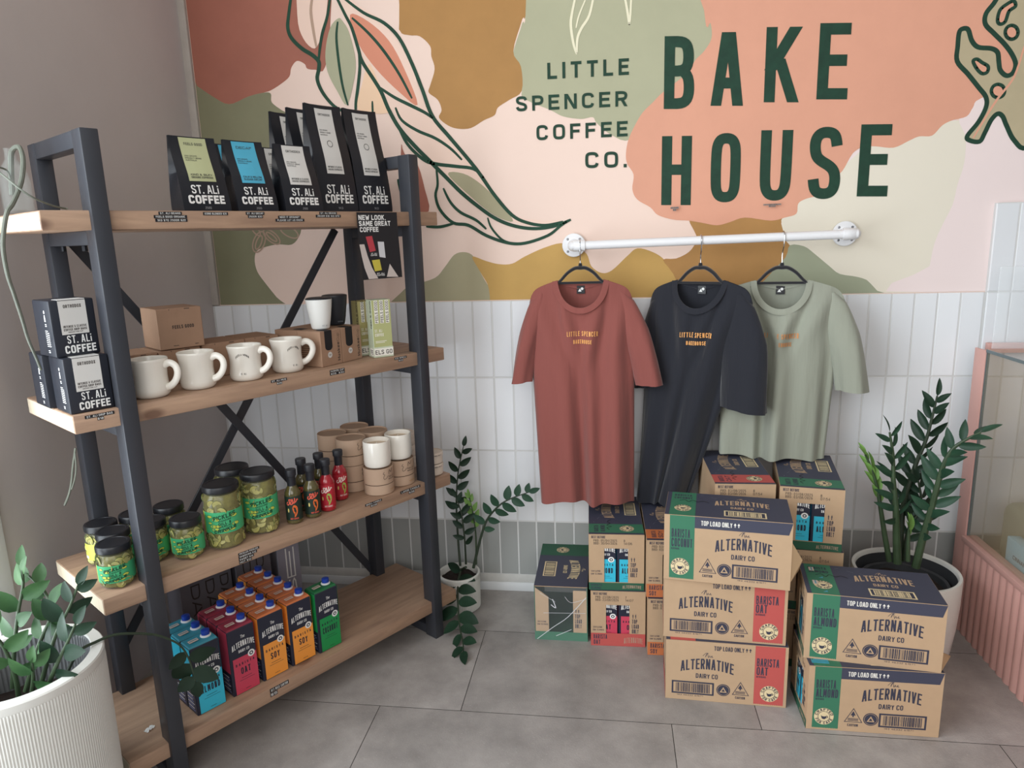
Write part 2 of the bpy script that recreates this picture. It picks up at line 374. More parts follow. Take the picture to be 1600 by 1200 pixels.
# ------------------------------------------------------------------ painted mural, traced where it stands on the wall
Z1 = lambda p: (p[0]/2.5+280, p[1]/2.5)
Z2 = lambda p: (p[0]/2.5+780, p[1]/2.5)
Z3 = lambda p: (p[0]/2.5+1200, p[1]/2.5)
def wl(pts, z): return [(lambda q: (q[0], q[2]))(at(*z(p), 0)) for p in pts]
wallfr = lambda x, y, off=0: Vector((x, -.0004-off, y))
M_sage = mat('sage_paint', '#b0af92', .75, var=.06, vs=5); M_coral = mat('coral_paint', '#dea187', .75, var=.06, vs=4)
M_brown = mat('ochre_brown_paint', '#b0834d', .75, var=.10, vs=6); M_must = mat('mustard_paint', '#c49d5a', .75, var=.08, vs=6)
M_cream = mat('cream_paint', '#e4dccb', .75); M_pink = mat('pale_pink_paint', '#ecdbd8', .75)
M_terra = mat('terracotta_paint', '#a96a59', .75, var=.10, vs=5); M_olive = mat('olive_paint', '#88866a', .75, var=.08, vs=5)
M_dkg = mat('dark_green_paint', '#173e2d', .7, var=.3, vs=25); M_line = mat('leaf_line_green', '#1b4632', .7, var=.3, vs=20)
M_grys = mat('grey_sage_paint', '#a9a284', .75, var=.05, vs=5); M_crl = mat('cream_line', '#e9e3c6', .75); M_tanl = mat('tan_line', '#b79a86', .75)
M_leafp = mat('leaf_pale_paint', '#f1d3c2', .75); M_saged = mat('deep_sage_paint', '#9da28a', .75)  # second, darker sage of the mural's lower right
mb = MB(); lay = [0]
def blob(pts, z, m, n=5, closed=True):
    lay[0] += 1; P = wl(pts, z); P = spline(P, n, True) if n else P
    P = [(min(max(x, .175), 4.5), min(2.745, max(y, 1.083))) for x, y in P]
    a = sum(P[i][0]*P[(i+1) % len(P)][1]-P[(i+1) % len(P)][0]*P[i][1] for i in range(len(P)))
    if a < 0: P = P[::-1]
    mb.polys([P], wallfr, m, lay[0]*.00007)
far = 8
# ground is peach; colours laid one over the next
blob([(0, -760), (300, -760), (600, -760), (592, 60), (570, 262), (530, 272), (500, 268), (490, 250), (460, 238), (438, 265), (430, 300), (395, 330), (358, 353), (330, 362), (270, 378), (195, 408), (130, 378), (70, 336), (20, 300)], Z1, M_terra, 4)
blob([(40, 325), (70, 336), (130, 376), (195, 407), (270, 377), (330, 362), (358, 366), (362, 400), (400, 430), (420, 445), (470, 520), (500, 640), (500, 800), (480, 880), (470, 920), (440, 955), (380, 955), (310, 975), (295, 1010), (305, 1060), (340, 1110), (380, 1160), (410, 1200), (250, 1215), (90, 1215), (40, 800)], Z1, M_olive, 4)
blob([(105, -760), (103, 20), (90, 90), (52, 220), (75, 280), (88, 350), (90, 378), (130, 402), (200, 430), (250, 455), (320, 465), (365, 458), (382, 482), (440, 528), (515, 545), (640, 440), (780, 300), (860, 150), (830, 40), (770, -760)], Z2, M_sage, 4)
blob([(862, -760), (860, 20), (862, 120), (900, 138), (940, 142), (980, 180), (985, 220), (998, 270), (980, 335), (975, 362), (1010, 390), (1025, 430), (1015, 460), (1050, 490), (1090, 503), (1140, 500), (1190, 470), (1232, 450), (1245, 420), (1290, 390), (1338, 355), (1335, 260), (1305, 200), (1340, 75), (1355, 0), (1355, -760)], Z1, M_brown, 4)
# lower band, left to right
blob([(845, 1215), (870, 1140), (920, 1112), (1000, 1085), (1040, 1040), (1075, 995), (1115, 985), (1150, 1002), (1175, 1060), (1210, 1120), (1280, 1215)], Z1, M_grys, 4)
blob([(-250, 1215), (-60, 1215), (-40, 1130), (-75, 1060), (-105, 1003), (-50, 1020), (0, 1032), (50, 1030), (100, 1002), (170, 970), (240, 950), (290, 965), (340, 990), (360, 1040), (400, 1066), (440, 1056), (500, 1000), (540, 970), (600, 985), (645, 1015), (680, 1070), (760, 1215), (300, 1215)], Z2, M_must, 4)
blob([(740, 855), (790, 865), (850, 875), (960, 845), (1060, 855), (1120, 845), (1112, 900), (1150, 960), (1120, 1020), (1050, 1080), (900, 1215), (760, 1215), (680, 1070), (640, 1015), (690, 1010), (740, 985), (766, 950), (770, 920)], Z2, M_brown, 3)
blob([(1118, 830), (1110, 905), (1135, 958), (1190, 962), (1230, 990), (1290, 1040), (1330, 1070), (1400, 1082), (1450, 1107), (1490, 1215), (1800, 1215), (1900, 1000), (2000, 500), (1500, 520), (1300, 690)], Z2, M_pink, 2)
blob([(1118, 830), (1110, 905), (1135, 958), (1190, 962), (1230, 990), (1290, 1040), (1330, 1070), (1400, 1082), (1450, 1107), (1490, 1190), (1640, 1190), (1655, 1120), (1685, 1030), (1700, 950), (1735, 880), (1775, 800), (1790, 720), (1815, 640), (1822, 540), (1800, 470), (1500, 530), (1300, 690)], Z2, M_cream, 3)
blob([(1050, 1080), (1118, 1005), (1135, 958), (1190, 962), (1230, 990), (1290, 1040), (1330, 1070), (1400, 1082), (1450, 1107), (1490, 1200), (1200, 1215), (950, 1215)], Z2, M_saged, 3)
# far right pink, down to the tiles
lay[0] += 1
blob([(606, 1160), (630, 1040), (650, 950), (680, 880), (720, 800), (740, 720), (765, 640), (772, 540), (745, 460), (800, 380), (1000, 200), (2600, 100), (3000, 1160)], Z3, M_pink, 4)
blob([(760, -760), (800, 40), (825, 90), (829, 150), (800, 200), (765, 236), (735, 285), (640, 360), (600, 400), (560, 440), (530, 490), (505, 545), (495, 600), (500, 640), (525, 682), (520, 740), (540, 780), (590, 810), (620, 840), (680, 858), (740, 862), (790, 870), (850, 880), (900, 868), (960, 850), (1060, 862), (1115, 850), (1160, 835), (1168, 795), (1200, 776), (1260, 757), (1300, 700), (1340, 668), (1380, 600), (1420, 574), (1470, 572), (1540, 577), (1600, 550), (1640, 533), (1690, 530), (1730, 490), (1770, 470), (1825, 455), (1850, 420), (1880, 385), (2060, 330), (2500, 330), (3000, 200), (3100, -760)], Z2, M_coral, 4)
# big leaf: coloured blades then dark outlines
blob([(470, -160), (462, 60), (485, 150), (530, 190), (560, 130), (575, 60), (580, -160)], Z1, M_leafp, 4)
blob([(620, -40), (700, 20), (800, 90), (900, 240), (985, 460), (1160, 660), (1300, 840), (1500, 862), (1360, 880), (1180, 800), (1000, 640), (830, 430), (700, 190)], Z1, M_leafp, 4)
blob([(622, 72), (590, 110), (572, 200), (580, 280), (620, 360), (655, 410), (680, 330), (690, 240), (665, 130), (640, 85)], Z1, M_sage, 4)
blob([(668, 58), (740, 85), (820, 160), (880, 270), (932, 410), (860, 360), (770, 270), (700, 170)], Z1, mat('salmon_paint', '#d98f74', .75), 4)
blob([(1050, 680), (1110, 678), (1180, 720), (1250, 790), (1305, 864), (1230, 840), (1130, 760)], Z1, M_grys, 4)
blob([(868, 565), (880, 600), (930, 640), (960, 740), (975, 825), (900, 825), (870, 700)], Z1, M_terra, 3)
blob([(745, 250), (800, 380), (825, 440), (700, 430), (715, 330)], Z1, mat('apricot_paint', '#f3cfae', .75), 3)
lay[0] += 1
def line(pts, z, wpx, m=None, closed=False, taper=True):
    P = spline(wl(pts, z), 5, closed); n = len(P); k = wpx/2.5*.00205
    ws = k if closed else [k*(1 if not taper else .55+.45*math.sin(PI*min(1, max(0, i/(n-1))))**.5) for i in range(n)]
    P2 = [(min(max(x, .175), 4.5), max(y, 1.083)) for x, y in P]
    mb.polys(ribbon(P2, ws, closed), wallfr, m or M_line, lay[0]*.00007)
for pts, wd in [([(440, -30), (428, 60), (425, 110), (440, 150), (480, 190), (520, 215), (545, 240), (546, 270), (540, 310), (560, 360), (600, 410), (640, 435)], 16),
 ([(592, -30), (580, 60), (560, 130), (550, 190), (545, 240)], 12),
 ([(605, -30), (650, 60), (675, 110), (700, 190), (715, 240), (760, 310), (790, 360), (820, 430), (860, 500), (920, 570), (990, 640), (1050, 700), (1100, 750), (1160, 800), (1230, 850), (1300, 880), (1380, 893), (1460, 885), (1530, 858)], 16),
 ([(640, -10), (720, 50), (800, 90), (860, 150), (910, 250), (950, 350), (990, 455), (1060, 540), (1160, 660), (1230, 760), (1300, 840), (1360, 870), (1430, 880), (1500, 866)], 15),
 ([(702, 190), (706, 260), (700, 330), (691, 400), (690, 440)], 13), ([(620, 85), (615, 150), (625, 250), (640, 340), (660, 412)], 11),
 ([(675, 70), (740, 130), (800, 200), (860, 290), (910, 385)], 12), ([(780, 340), (840, 380), (900, 410), (960, 440), (995, 465)], 13),
 ([(845, 420), (870, 470), (930, 510), (1000, 540), (1060, 580), (1105, 625)], 12), ([(850, 480), (890, 560), (950, 620), (1000, 640), (1080, 650), (1150, 660), (1190, 695)], 14),
 ([(1005, 660), (1010, 720), (1002, 765), (1020, 820), (1070, 870), (1130, 880), (1200, 920), (1280, 948), (1350, 950), (1440, 920), (1490, 882), (1525, 860)], 13),
 ([(1032, 735), (1060, 790), (1100, 830), (1160, 860), (1200, 895)], 12), ([(1205, 850), (1220, 890), (1260, 935), (1300, 950)], 9),
 ([(965, 885), (1020, 886), (1075, 872)], 12), ([(755, 395), (757, 452)], 9), ([(855, 700), (872, 760), (900, 800)], 14)]:
    line(pts, Z1, wd)
for pts, wd in [([(525, -30), (515, 40), (525, 120), (537, 185)], 12)]: line(pts, Z1, wd, M_crl if False else M_tanl)
for pts, wd in [([(302, -30), (285, 50), (280, 100), (290, 170), (303, 212)], 10), ([(372, -30), (352, 60), (322, 110), (306, 150), (303, 208)], 10),
                ([(345, -20), (312, 60), (300, 110)], 6), ([(487, -30), (500, 40), (508, 98)], 9), ([(517, -30), (512, 60), (508, 98)], 8)]: line(pts, Z2, wd, M_crl)
for cx, cy, rx, ry, an in [(313, 945, 22, 42, 20), (362, 925, 18, 40, -50), (430, 905, 18, 40, -60), (312, 947, 10, 28, 20), (362, 925, 8, 26, -50), (300, 900, 10, 25, -760)]:
    line([(cx+rx*math.cos(t)*math.cos(R(an))-ry*math.sin(t)*math.sin(R(an)), cy+rx*math.cos(t)*math.sin(R(an))+ry*math.sin(t)*math.cos(R(an))) for t in [k*PI/5 for k in range(10)]], Z1, 6, M_tanl, True)
# rounded leaf with holes, far right
SQ = [(745, 130), (757, 114), (780, 116), (795, 160), (820, 185), (870, 190), (895, 205), (900, 240), (906, 275), (930, 296), (955, 285), (966, 250), (950, 210), (920, 170), (880, 130), (848, 95), (850, 55), (880, 15), (905, -20), (960, -60), (1150, -40), (1190, 250), (1120, 480), (1010, 577), (960, 548), (930, 490), (915, 455), (895, 445), (870, 470), (845, 520), (825, 553), (785, 548), (778, 530), (820, 478), (850, 420), (850, 380), (820, 340), (780, 290), (738, 240), (740, 180)]
blob(SQ, Z3, mat('khaki_leaf_paint', '#b7a98a', .75, var=.08, vs=8), 3); lay[0] += 1
line(SQ, Z3, 16, M_dkg, True)
for hole in [[(800, 240), (815, 232), (835, 245), (858, 260), (855, 282), (835, 288), (815, 270)], [(875+26*math.cos(t)+22, 356+26*math.sin(t)) for t in [k*PI/4 for k in range(8)]],
             [(895, 80), (905, 40), (935, 15), (958, 5), (965, 25), (940, 45), (925, 85), (905, 95)], [(950+25*math.cos(t), 127+27*math.sin(t)) for t in [k*PI/4 for k in range(8)]]]:
    blob(hole, Z3, M_coral, 3); line(hole, Z3, 12, M_dkg, True)
line([(1000, 180), (960, 300), (900, 380), (860, 440), (800, 540)], Z3, 8, M_coral)
# lettering painted on the wall
lay[0] += 2
def wtext(s, l, r, top, bot, wt, uright=None):
    """letters between the pixel corners l=(u,v) and r=(u,v) on the base line, cap height top"""
    a = at(l[0], l[1], 0); b = at(r[0], r[1], 0); t = at(l[0], top, 0)
    h = t[2]-a[2]; mb.polys(text(s, h, a[0], a[2], b[0]-a[0], wt, .36 if len(s) > 1 else 0, rnd=True), lambda x, y, off=0: wallfr(x, y+(b[2]-a[2])*(x-a[0])/max(1e-6, b[0]-a[0])*1., off), M_dkg, lay[0]*.00007)
wtext('LITTLE', (855.5, 124), (982.5, 117), 98.5, 0, .19)
wtext('SPENCER', (806.5, 174.5), (980, 166), 151, 0, .19)
wtext('COFFEE', (838.5, 219.5), (980.5, 213), 196, 0, .19)
wtext('CO.', (914.5, 263), (979, 261.5), 238, 0, .19)
for ch, u0, u1, v0, v1 in [('B', 1037, 1084, 57, 170.5), ('A', 1110, 1160.5, 51, 165.5), ('K', 1193, 1247, 43, 160), ('E', 1275, 1323, 37, 155.5),
                           ('H', 1033, 1079, 213, 320.5), ('O', 1109, 1155, 208.5, 316), ('U', 1185, 1234, 204, 313.5), ('S', 1260, 1311, 199, 311), ('E', 1338, 1385.5, 195, 307)]:
    wtext(ch, (u0, v1), (u1, v1), v0, 0, .165 if ch in 'E' else .15)
mural = struct(mb.build('mural', wall_back))
mb = MB()
def strip(mbx, fr, x, y, wd, h, s, m_bg, m_tx):
    mbx.polys([rect(x, y, x+wd, y+h)], fr, m_bg, .0006)
    if s: mbx.polys(text(s, h*.62, x+wd*.06, y+h*.2, wd*.88, .17, .2), fr, m_tx, .0009)
M_lab = mat('black_label_tape', '#1c1d22', .4); M_labw = mat('label_white', '#d9d9d6', .6)
for (u0, v0, u1, v1, s1, s2) in [(1047, 323, 1060, 330, 'CAP', '$30'), (1191, 318, 1219, 324, 'T-SHIRT', '$40')]:
    a = at(u0, v1, 0); b = at(u1, v0, 0); h = (b[2]-a[2])/2; mb = MB()
    M_labg = mat('grey_label_tape', '#8d7c75', .5)
    fr = lambda x, y, off=0: Vector((x, -.014-off, y))
    strip(mb, fr, a[0], a[2]+h, b[0]-a[0], h*.95, s1, M_labg, M_lab); strip(mb, fr, a[0]+(b[0]-a[0])*.3, a[2], (b[0]-a[0])*.4, h*.95, s2, M_labg, M_lab)
    o = mb.build('price_label'); tag(o, 'small label strip stuck on the wall under the painted letter ' + ('H' if s1 == 'CAP' else 'U'), 'label', 'price labels stuck on the mural')

# ================================================================== the shelving rack across the corner
def wood_mat(name, c1, c2, knots=True):
    m = D.materials.new(name); m.use_nodes = True; nt = m.node_tree; b = nt.nodes['Principled BSDF']; N = nt.nodes.new; Lk = nt.links.new
    tc = N('ShaderNodeTexCoord'); mp = N('ShaderNodeMapping'); mp.inputs['Scale'].default_value = (1.6, 16, 16); Lk(tc.outputs['Object'], mp.inputs[0])
    n = N('ShaderNodeTexNoise'); n.inputs['Scale'].default_value = 2.2; n.inputs['Detail'].default_value = 7; n.inputs['Roughness'].default_value = .62; n.inputs['Distortion'].default_value = .6
    Lk(mp.outputs[0], n.inputs['Vector']); r = N('ShaderNodeValToRGB'); e = r.color_ramp.elements
    e[0].position = .28; e[0].color = lin(c2); e[1].position = .72; e[1].color = lin(c1)
    Lk(n.outputs['Fac'], r.inputs[0])
    mp2 = N('ShaderNodeMapping'); mp2.inputs['Scale'].default_value = (4.5, 9, 9); mp2.inputs['Location'].default_value = (.3, .1, .2); Lk(tc.outputs['Object'], mp2.inputs[0])
    v = N('ShaderNodeTexVoronoi'); v.inputs['Scale'].default_value = 1.; Lk(mp2.outputs[0], v.inputs['Vector'])
    kr = N('ShaderNodeValToRGB'); kr.color_ramp.elements[0].position = .07; kr.color_ramp.elements[0].color = (1, 1, 1, 1); kr.color_ramp.elements[1].position = .15; kr.color_ramp.elements[1].color = (0, 0, 0, 1)
    Lk(v.outputs['Distance'], kr.inputs[0]); mx = N('ShaderNodeMix'); mx.data_type = 'RGBA'; mx.inputs[7].default_value = lin('#5b3d2e')
    ml = N('ShaderNodeMath'); ml.operation = 'MULTIPLY'; ml.inputs[1].default_value = .75; Lk(kr.outputs[0], ml.inputs[0])
    Lk(ml.outputs[0], mx.inputs[0]); Lk(r.outputs[0], mx.inputs[6]); Lk(mx.outputs[2], b.inputs['Base Color'])
    b.inputs['Roughness'].default_value = .55
    bp = N('ShaderNodeBump'); bp.inputs['Strength'].default_value = .2; bp.inputs['Distance'].default_value = .002; Lk(n.outputs['Fac'], bp.inputs['Height']); Lk(bp.outputs[0], b.inputs['Normal'])
    return m
M_wood = wood_mat('pine_board', '#b5957b', '#8d715e')
M_end = mat('lit_pine_end_grain', '#d9cbb2', .7, var=.12, vs=30, stretch=(1, 4, 1))  # end grain paler than the boards: window light put into its colour
M_steel = mat('charcoal_steel', '#37393f', .38, spec=.5, var=.08, vs=8)
M_bolt = mat('bolt_steel', '#26272b', .35, metal=.6)
rack = thing('shelving_rack', 'tall open rack with four thick pine boards in a dark steel frame', 'shelf', sw(0, 0, 0), TH)
ZTOP = 1.535
PA = [(.0885, .1235), (.937, .972)]
for a0, a1 in PA:
    for b0, b1 in ((-.013, .037), (.285, .33)):
        mb = MB(); mb.box((a0, b0, 0), (a1, b1, ZTOP), M_steel, .0022); mb.build('post', rack)
    for z0, z1 in [(ZTOP-.035, ZTOP-.0006), (.004, .036)]+[(z-ST-.03, z-ST-.0005) for z in SZ[:3]]+[(SZ[3]-ST-.03, SZ[3]-ST-.0005)]:
        mb = MB(); mb.box((a0+.0012, .036, z0), (a1-.0012, .286, z1), M_steel, .0015)
        cb = mb.build('cross_bar', rack)
        if 1.2 < z0 < 1.4 and a0 < .2:
            for bb in (.11, .25):
                mb = MB(); mb.lathe([(.006, 0), (.006, -.012), (.003, -.013)], M_bolt, 10, ((a0+a1)/2, bb, z0)); mb.build('bolt', cb)
def bar(pa, pb, b, name='cross_brace'):
    mb = MB(); d = Vector((pb[0]-pa[0], 0, pb[1]-pa[1])); L = d.length; ang = math.atan2(d.z, d.x)
    T = Matrix.Translation((pa[0], b, pa[1])) @ Matrix.Rotation(-ang, 4, 'Y'); mb.box((0, -.003, -.0125), (L, .003, .0125), M_steel, .001, 1, T); mb.build(name, rack)
bar((.135, 1.334), (.945, .14), .322); bar((.115, .232), (.907, 1.334), .329)
LABELS = [
 [(240, 329.5, 292, 347.5, [('ST. ALI BEANS', .15, .85), ('FEELS GOOD ORGANIC', 0, 1), ('1KG $70 250GR $20', .03, 1)]), (317, 330.5, 356, 337, [('ICONS BLENDED $20', 0, 1)]),
  (384, 330.5, 413, 341, [('ST. ALI DECAF', .0, 1), ('250GR $20', .1, .9)]), (430, 335.5, 475, 347.5, [('NEED IT GROUND?', .1, .88), ('PLEASE LET US KNOW', 0, 1)]), (493, 330, 532, 340.5, [('ST. ALI BEANS', .15, .85), ('250GR $18 1KG $70', 0, 1)])],
 [(132, 642, 179.5, 659.5, [('ST. ALI DRIP BAG', 0, 1), ('$18', .4, .62)]), (423, 590, 448.5, 602.5, [('ST. ALI MUG', 0, 1), ('$25', .35, .68)]), (515, 574, 538.5, 587, [('HUSKEE CUP', 0, 1), ('$25  $30', 0, 1)]), (616, 555, 635.5, 566.5, [('ICE BREW', 0, 1), ('$25', .3, .7)])],
 [(372, 853, 406, 881, [('PICKLES PICKLES', 0, 1), ('GHERKINS $12', 0, .88), ('SWEET $14', 0, .72), ('HOT $12', 0, .6)]), (570, 780, 597, 793, [('SMALL CANDLE', 0, 1), ('$28', .3, .7)]), (625, 758, 657, 773, [('LARGE CANDLE', 0, 1), ('$35', .4, .7)])],
 [(421, 1064, 452, 1086, [('ALT MILK CARTON', 0, 1), ('$5', 0, .38)])]]
for l, z in enumerate(SZ):
    mb = MB(); mb.box((0, 0, z-ST), (SL, SD, z), M_wood, .0025, 2)
    mb.box((-.0006, .003, z-ST+.003), (.002, SD-.003, z-.003), M_end)
    bd = mb.build('shelf_board', rack)
    bd['label'] = 'thick knotty pine board'
    for (u0, v0, u1, v1, rows) in LABELS[l]:
        aL, zL = front(u0, (v0+v1)/2); aR, _ = front(u1, (v0+v1)/2); um = (u0+u1)/2; _, zt = front(um, v0); _, zb = front(um, v1)
        # the strips lie level along the board, so only their middle height matters
        H = max(.0075*len(rows), min(.034, (zt-zb)*.62)); zc = (zt+zb)/2; h = H/len(rows); mb = MB(); Wd = aR-aL
        zc = min(max(zc, z-ST+H/2+.001), z-H/2-.0005)
        fr = lambda x, y, off=0: Vector((x, -.0002-off, y))
        for k, (s, f0, f1) in enumerate(rows):
            strip(mb, fr, aL+f0*Wd, zc+H/2-(k+1)*h, (f1-f0)*Wd, h*.93, s, M_lab, M_labw)
        mb.build('price_label', bd)

# ------------------------------------------------------------------ poster hung on the top board
def on_shelf(l, a, b, extra=0): return sw(a, b, SZ[l]+.0006+extra)
M_paperb = mat('poster_black', '#1e1e22', .5); M_txw = mat('printed_white', '#e8e8e6', .6)
PO = sw(.748, -.0035, 1.373); mb = MB(); pw, ph = .14, .183
def pfr(x, y, off=0): return Vector((x, -.004*(1-math.cos(y*14))*1. - .0012 - off - .012*max(0, -y-.09)*abs(x-.06)*8*.3, y))
nx, ny = 10, 12
for i in range(nx):
    for j in range(ny):
        x0, x1 = pw*i/nx, pw*(i+1)/nx; y0, y1 = -ph*j/ny, -ph*(j+1)/ny
        mb.add([pfr(x0, y1), pfr(x1, y1), pfr(x1, y0), pfr(x0, y0)], [(0, 1, 2, 3)], M_paperb, True)
M_pg = mat('poster_tile_grey', '#c9beb8', .6)
PX = lambda x, y: ((x-535)/385*pw, -(y-80)/680*ph)
def pdraw(ps, m, off): mb.polys([[PX(*q) for q in p] for p in ps], pfr, m, off)
pdraw([[(535, 400), (580, 400), (600, 520), (545, 520)], [(545, 520), (600, 520), (630, 640), (560, 640)], [(560, 640), (630, 640), (680, 755), (590, 755)], [(765, 745), (805, 610), (830, 660), (880, 755)]], M_pg, .0006)
pdraw([[(600, 325), (660, 318), (682, 470), (625, 482)]], mat('poster_red', '#b8404a', .6), .0007)
pdraw([[(708, 378), (768, 382), (770, 548), (712, 535)]], mat('poster_white', '#cfd0d4', .6), .0007)
pdraw([[(635, 565), (710, 560), (722, 672), (655, 680)]], mat('poster_yellow', '#c9bb4a', .6), .0007)
for s, x, y, wd in [('ST. ALI', 635, 505, 55), ('COFFEE', 630, 522, 60), ('ST. ALI', 672, 712, 70), ('COFFEE', 668, 730, 78)]:
    a = PX(x, y); mb.polys(text(s, 14/680*ph, a[0], a[1], wd/385*pw, .2, .16), pfr, M_txw, .0009)
for s, x, y, wd in [('NEW LOOK,', 548, 158, 258), ('SAME GREAT', 548, 218, 300), ('COFFEE', 552, 278, 175)]:
    a = PX(x, y); mb.polys(text(s, 50/680*ph, a[0], a[1], wd/385*pw, .22, .12), pfr, M_txw, .0008)
po = mb.build('poster', None, PO, TH); tag(po, 'black paper sign reading NEW LOOK hanging from the top board', 'poster')

# ------------------------------------------------------------------ coffee pouches
M_pouch = mat('black_pouch', '#1d1f25', .36, bump=.35, bs=24)
def pouch(name, w, d, h, lab_m, heading, l1, l2, size, label, loc, big=False, lean=0, group='coffee pouches on the top board'):
    t = thing(name, label, 'coffee bag', loc, TH, group)
    lv = [0, .02, .12, .3, .5, .68, .82, .93, 1.]
    def depth(f): return d*(1 if f < .1 else max(.09, 1-((f-.1)/.9)**1.25*.93))
    def yf(f): return -depth(f)/2 + (.0 if f < .5 else .004*math.sin((f-.5)*6)) + d*.08*f
    def yb(f): return depth(f)/2 + d*.08*f
    def hw(f): return w/2*(1 - .05*f + (.0 if f > .03 else -.02))
    def gs(f): return min(.5, .75*max(0, f-.12))*min(d*.5, .04)*(1.1 if f < .9 else .6)
    mb = MB(); vs = []; n = 14; rows = 22
    for j in range(rows+1):
        f = j/rows; x = hw(f); a, b = yf(f), yb(f); z = f*h; sh = lean*f*h
        dip = (-.014*h if big else -.004*h)*(f**6)
        pts = [(-x, a)]+[(-x+2*x*k/6, a-.0035*math.sin(PI*k/6)*math.sin(PI*min(1, f*1.1))) for k in range(1, 6)]+[(x, a), (x-gs(f), (a+b)/2), (x, b), (0, b+.002), (-x, b), (-x+gs(f), (a+b)/2)]
        for k, (px, py) in enumerate(pts): vs.append((px+sh, py, z+dip*math.cos(px/max(x, 1e-4)*PI/2)*1.))
    n = 12
    fs = [(j*n+k, j*n+(k+1) % n, (j+1)*n+(k+1) % n, (j+1)*n+k) for j in range(rows) for k in range(n)] + [tuple(range(n-1, -1, -1)), tuple(rows*n+k for k in range(n))]
    mb.add(vs, fs, M_pouch, True)
    def fr(x, y, off=0):
        f = min(1, max(0, y/h)); u = min(1, max(0, (x/hw(f)+1)/2)); dip = (-.014*h if big else -.004*h)*(f**6)
        return Vector((x+lean*y, yf(f)-.0035*math.sin(PI*u)*math.sin(PI*min(1, f*1.1))-.0008-off, y+dip*math.cos((2*u-1)*PI/2)))
    k = w/.112
    if big: mb.polys(text('ST. ALi', .022*k, 0, h*.175, w*.60, .24, .1, align='c'), fr, M_txw, .0004); mb.polys(text('COFFEE', .022*k, 0, h*.085, w*.76, .24, .1, align='c'), fr, M_txw, .0004)
    else: mb.polys(text('ST. ALi', .019*k, 0, h*.235, w*.57, .24, .1, align='c'), fr, M_txw, .0004); mb.polys(text('COFFEE', .019*k, 0, h*.10, w*.76, .24, .1, align='c'), fr, M_txw, .0004)
    mb.polys(text(size, .0055*k, 0, h*.03, w*.13, .16, align='c'), fr, mat('printed_grey', '#8d8e92', .6), .0004)
    mb.build('pouch', t, sharp=50)
    lb = MB(); lw = w*(.46 if big else .56)/2; f0, f1 = (.36, .97) if big else (.40, .985)
    NN = 12
    for j in range(NN):
        for i in range(3):
            y0, y1 = h*(f0+(f1-f0)*j/NN), h*(f0+(f1-f0)*(j+1)/NN); xa, xb = -lw+2*lw*i/3, -lw+2*lw*(i+1)/3
            lb.add([fr(xa, y0, .0002), fr(xb, y0, .0002), fr(xb, y1, .0002), fr(xa, y1, .0002)], [(0, 1, 2, 3)], lab_m, True)
    ink = mat('label_ink', '#3f413f', .7)
    lb.polys(text(heading, h*(.021 if big else .035), 0, h*(.905 if big else .885), lw*1.35, .17, align='c'), fr, ink, .0006)
    for q in range(3): lb.polys(text(['250 GRAMS', 'SPECIALTY BEANS', 'AUSTRALIA'][q], h*(.012 if big else .018), -lw*.85, h*((.76 if big else .73)-.022*q*(1 if big else 1.3)), lw*[.9, 1.2, .8][q], .16), fr, ink, .0006)
    if big: lb.polys(ring(0, h*.64, lw*.3, lw*.05, 18), fr, ink, .0006)
    for q, s in enumerate((l1, l2)): lb.polys(text(s, h*(.016 if big else .026), 0, h*((.415 if big else .475)-q*(.024 if big else .036)), lw*1.6, .18, align='c'), fr, ink, .0006)
    lb.build('label', t, sharp=60)
    return t
M_lgreen = mat('pouch_label_green', '#b5b98f', .45); M_lblue = mat('pouch_label_blue', '#4fabc9', .45); M_lwhite = mat('pouch_label_white', '#d3d1cd', .42)
def bag_at(a, b): return on_shelf(0, a, b)
pouch('coffee_pouch', .114, .064, .170, M_lgreen, 'FEELS GOOD', 'KIND & SILKY', 'ORGANIC ESPRESSO', '250G', 'small black coffee pouch with the pale green label', bag_at(.356, .066), lean=-.03)
bl = pouch('coffee_pouch', .108, .064, .170, M_lblue, 'DECAF', 'CALM & MELLOW', 'SUGAR DECAF', '250G', 'small black coffee pouch with the sky blue label, in front', bag_at(.485, .066), lean=-.05)
dup(bl, 'small blue labelled pouch mostly hidden behind the front blue one', bag_at(.492, .145))
wh = pouch('coffee_pouch', .112, .064, .170, M_lwhite, 'ORTHODOX', 'INTENSE & CLASSIC', 'HOUSE ESPRESSO', '250G', 'small black coffee pouch with a white label, in front', bag_at(.615, .066), lean=-.01)
dup(wh, 'small white labelled pouch peeking out behind the front white one', bag_at(.612, .145))
A = pouch('coffee_pouch', .121, .076, .288, M_lwhite, 'ORTHODOX', 'INTENSE & CLASSIC', 'HOUSE ESPRESSO', '1KG', 'tall black coffee pouch at the front of its row of three', bag_at(.750, .106), True, lean=-.02)
dup(A, 'tall black coffee pouch in the middle of its row of three', bag_at(.750, .192)); dup(A, 'tall black coffee pouch at the back of its row of three', bag_at(.748, .277))
dup(A, 'tall black coffee pouch standing alone beside the steel post', bag_at(.8735, .106))

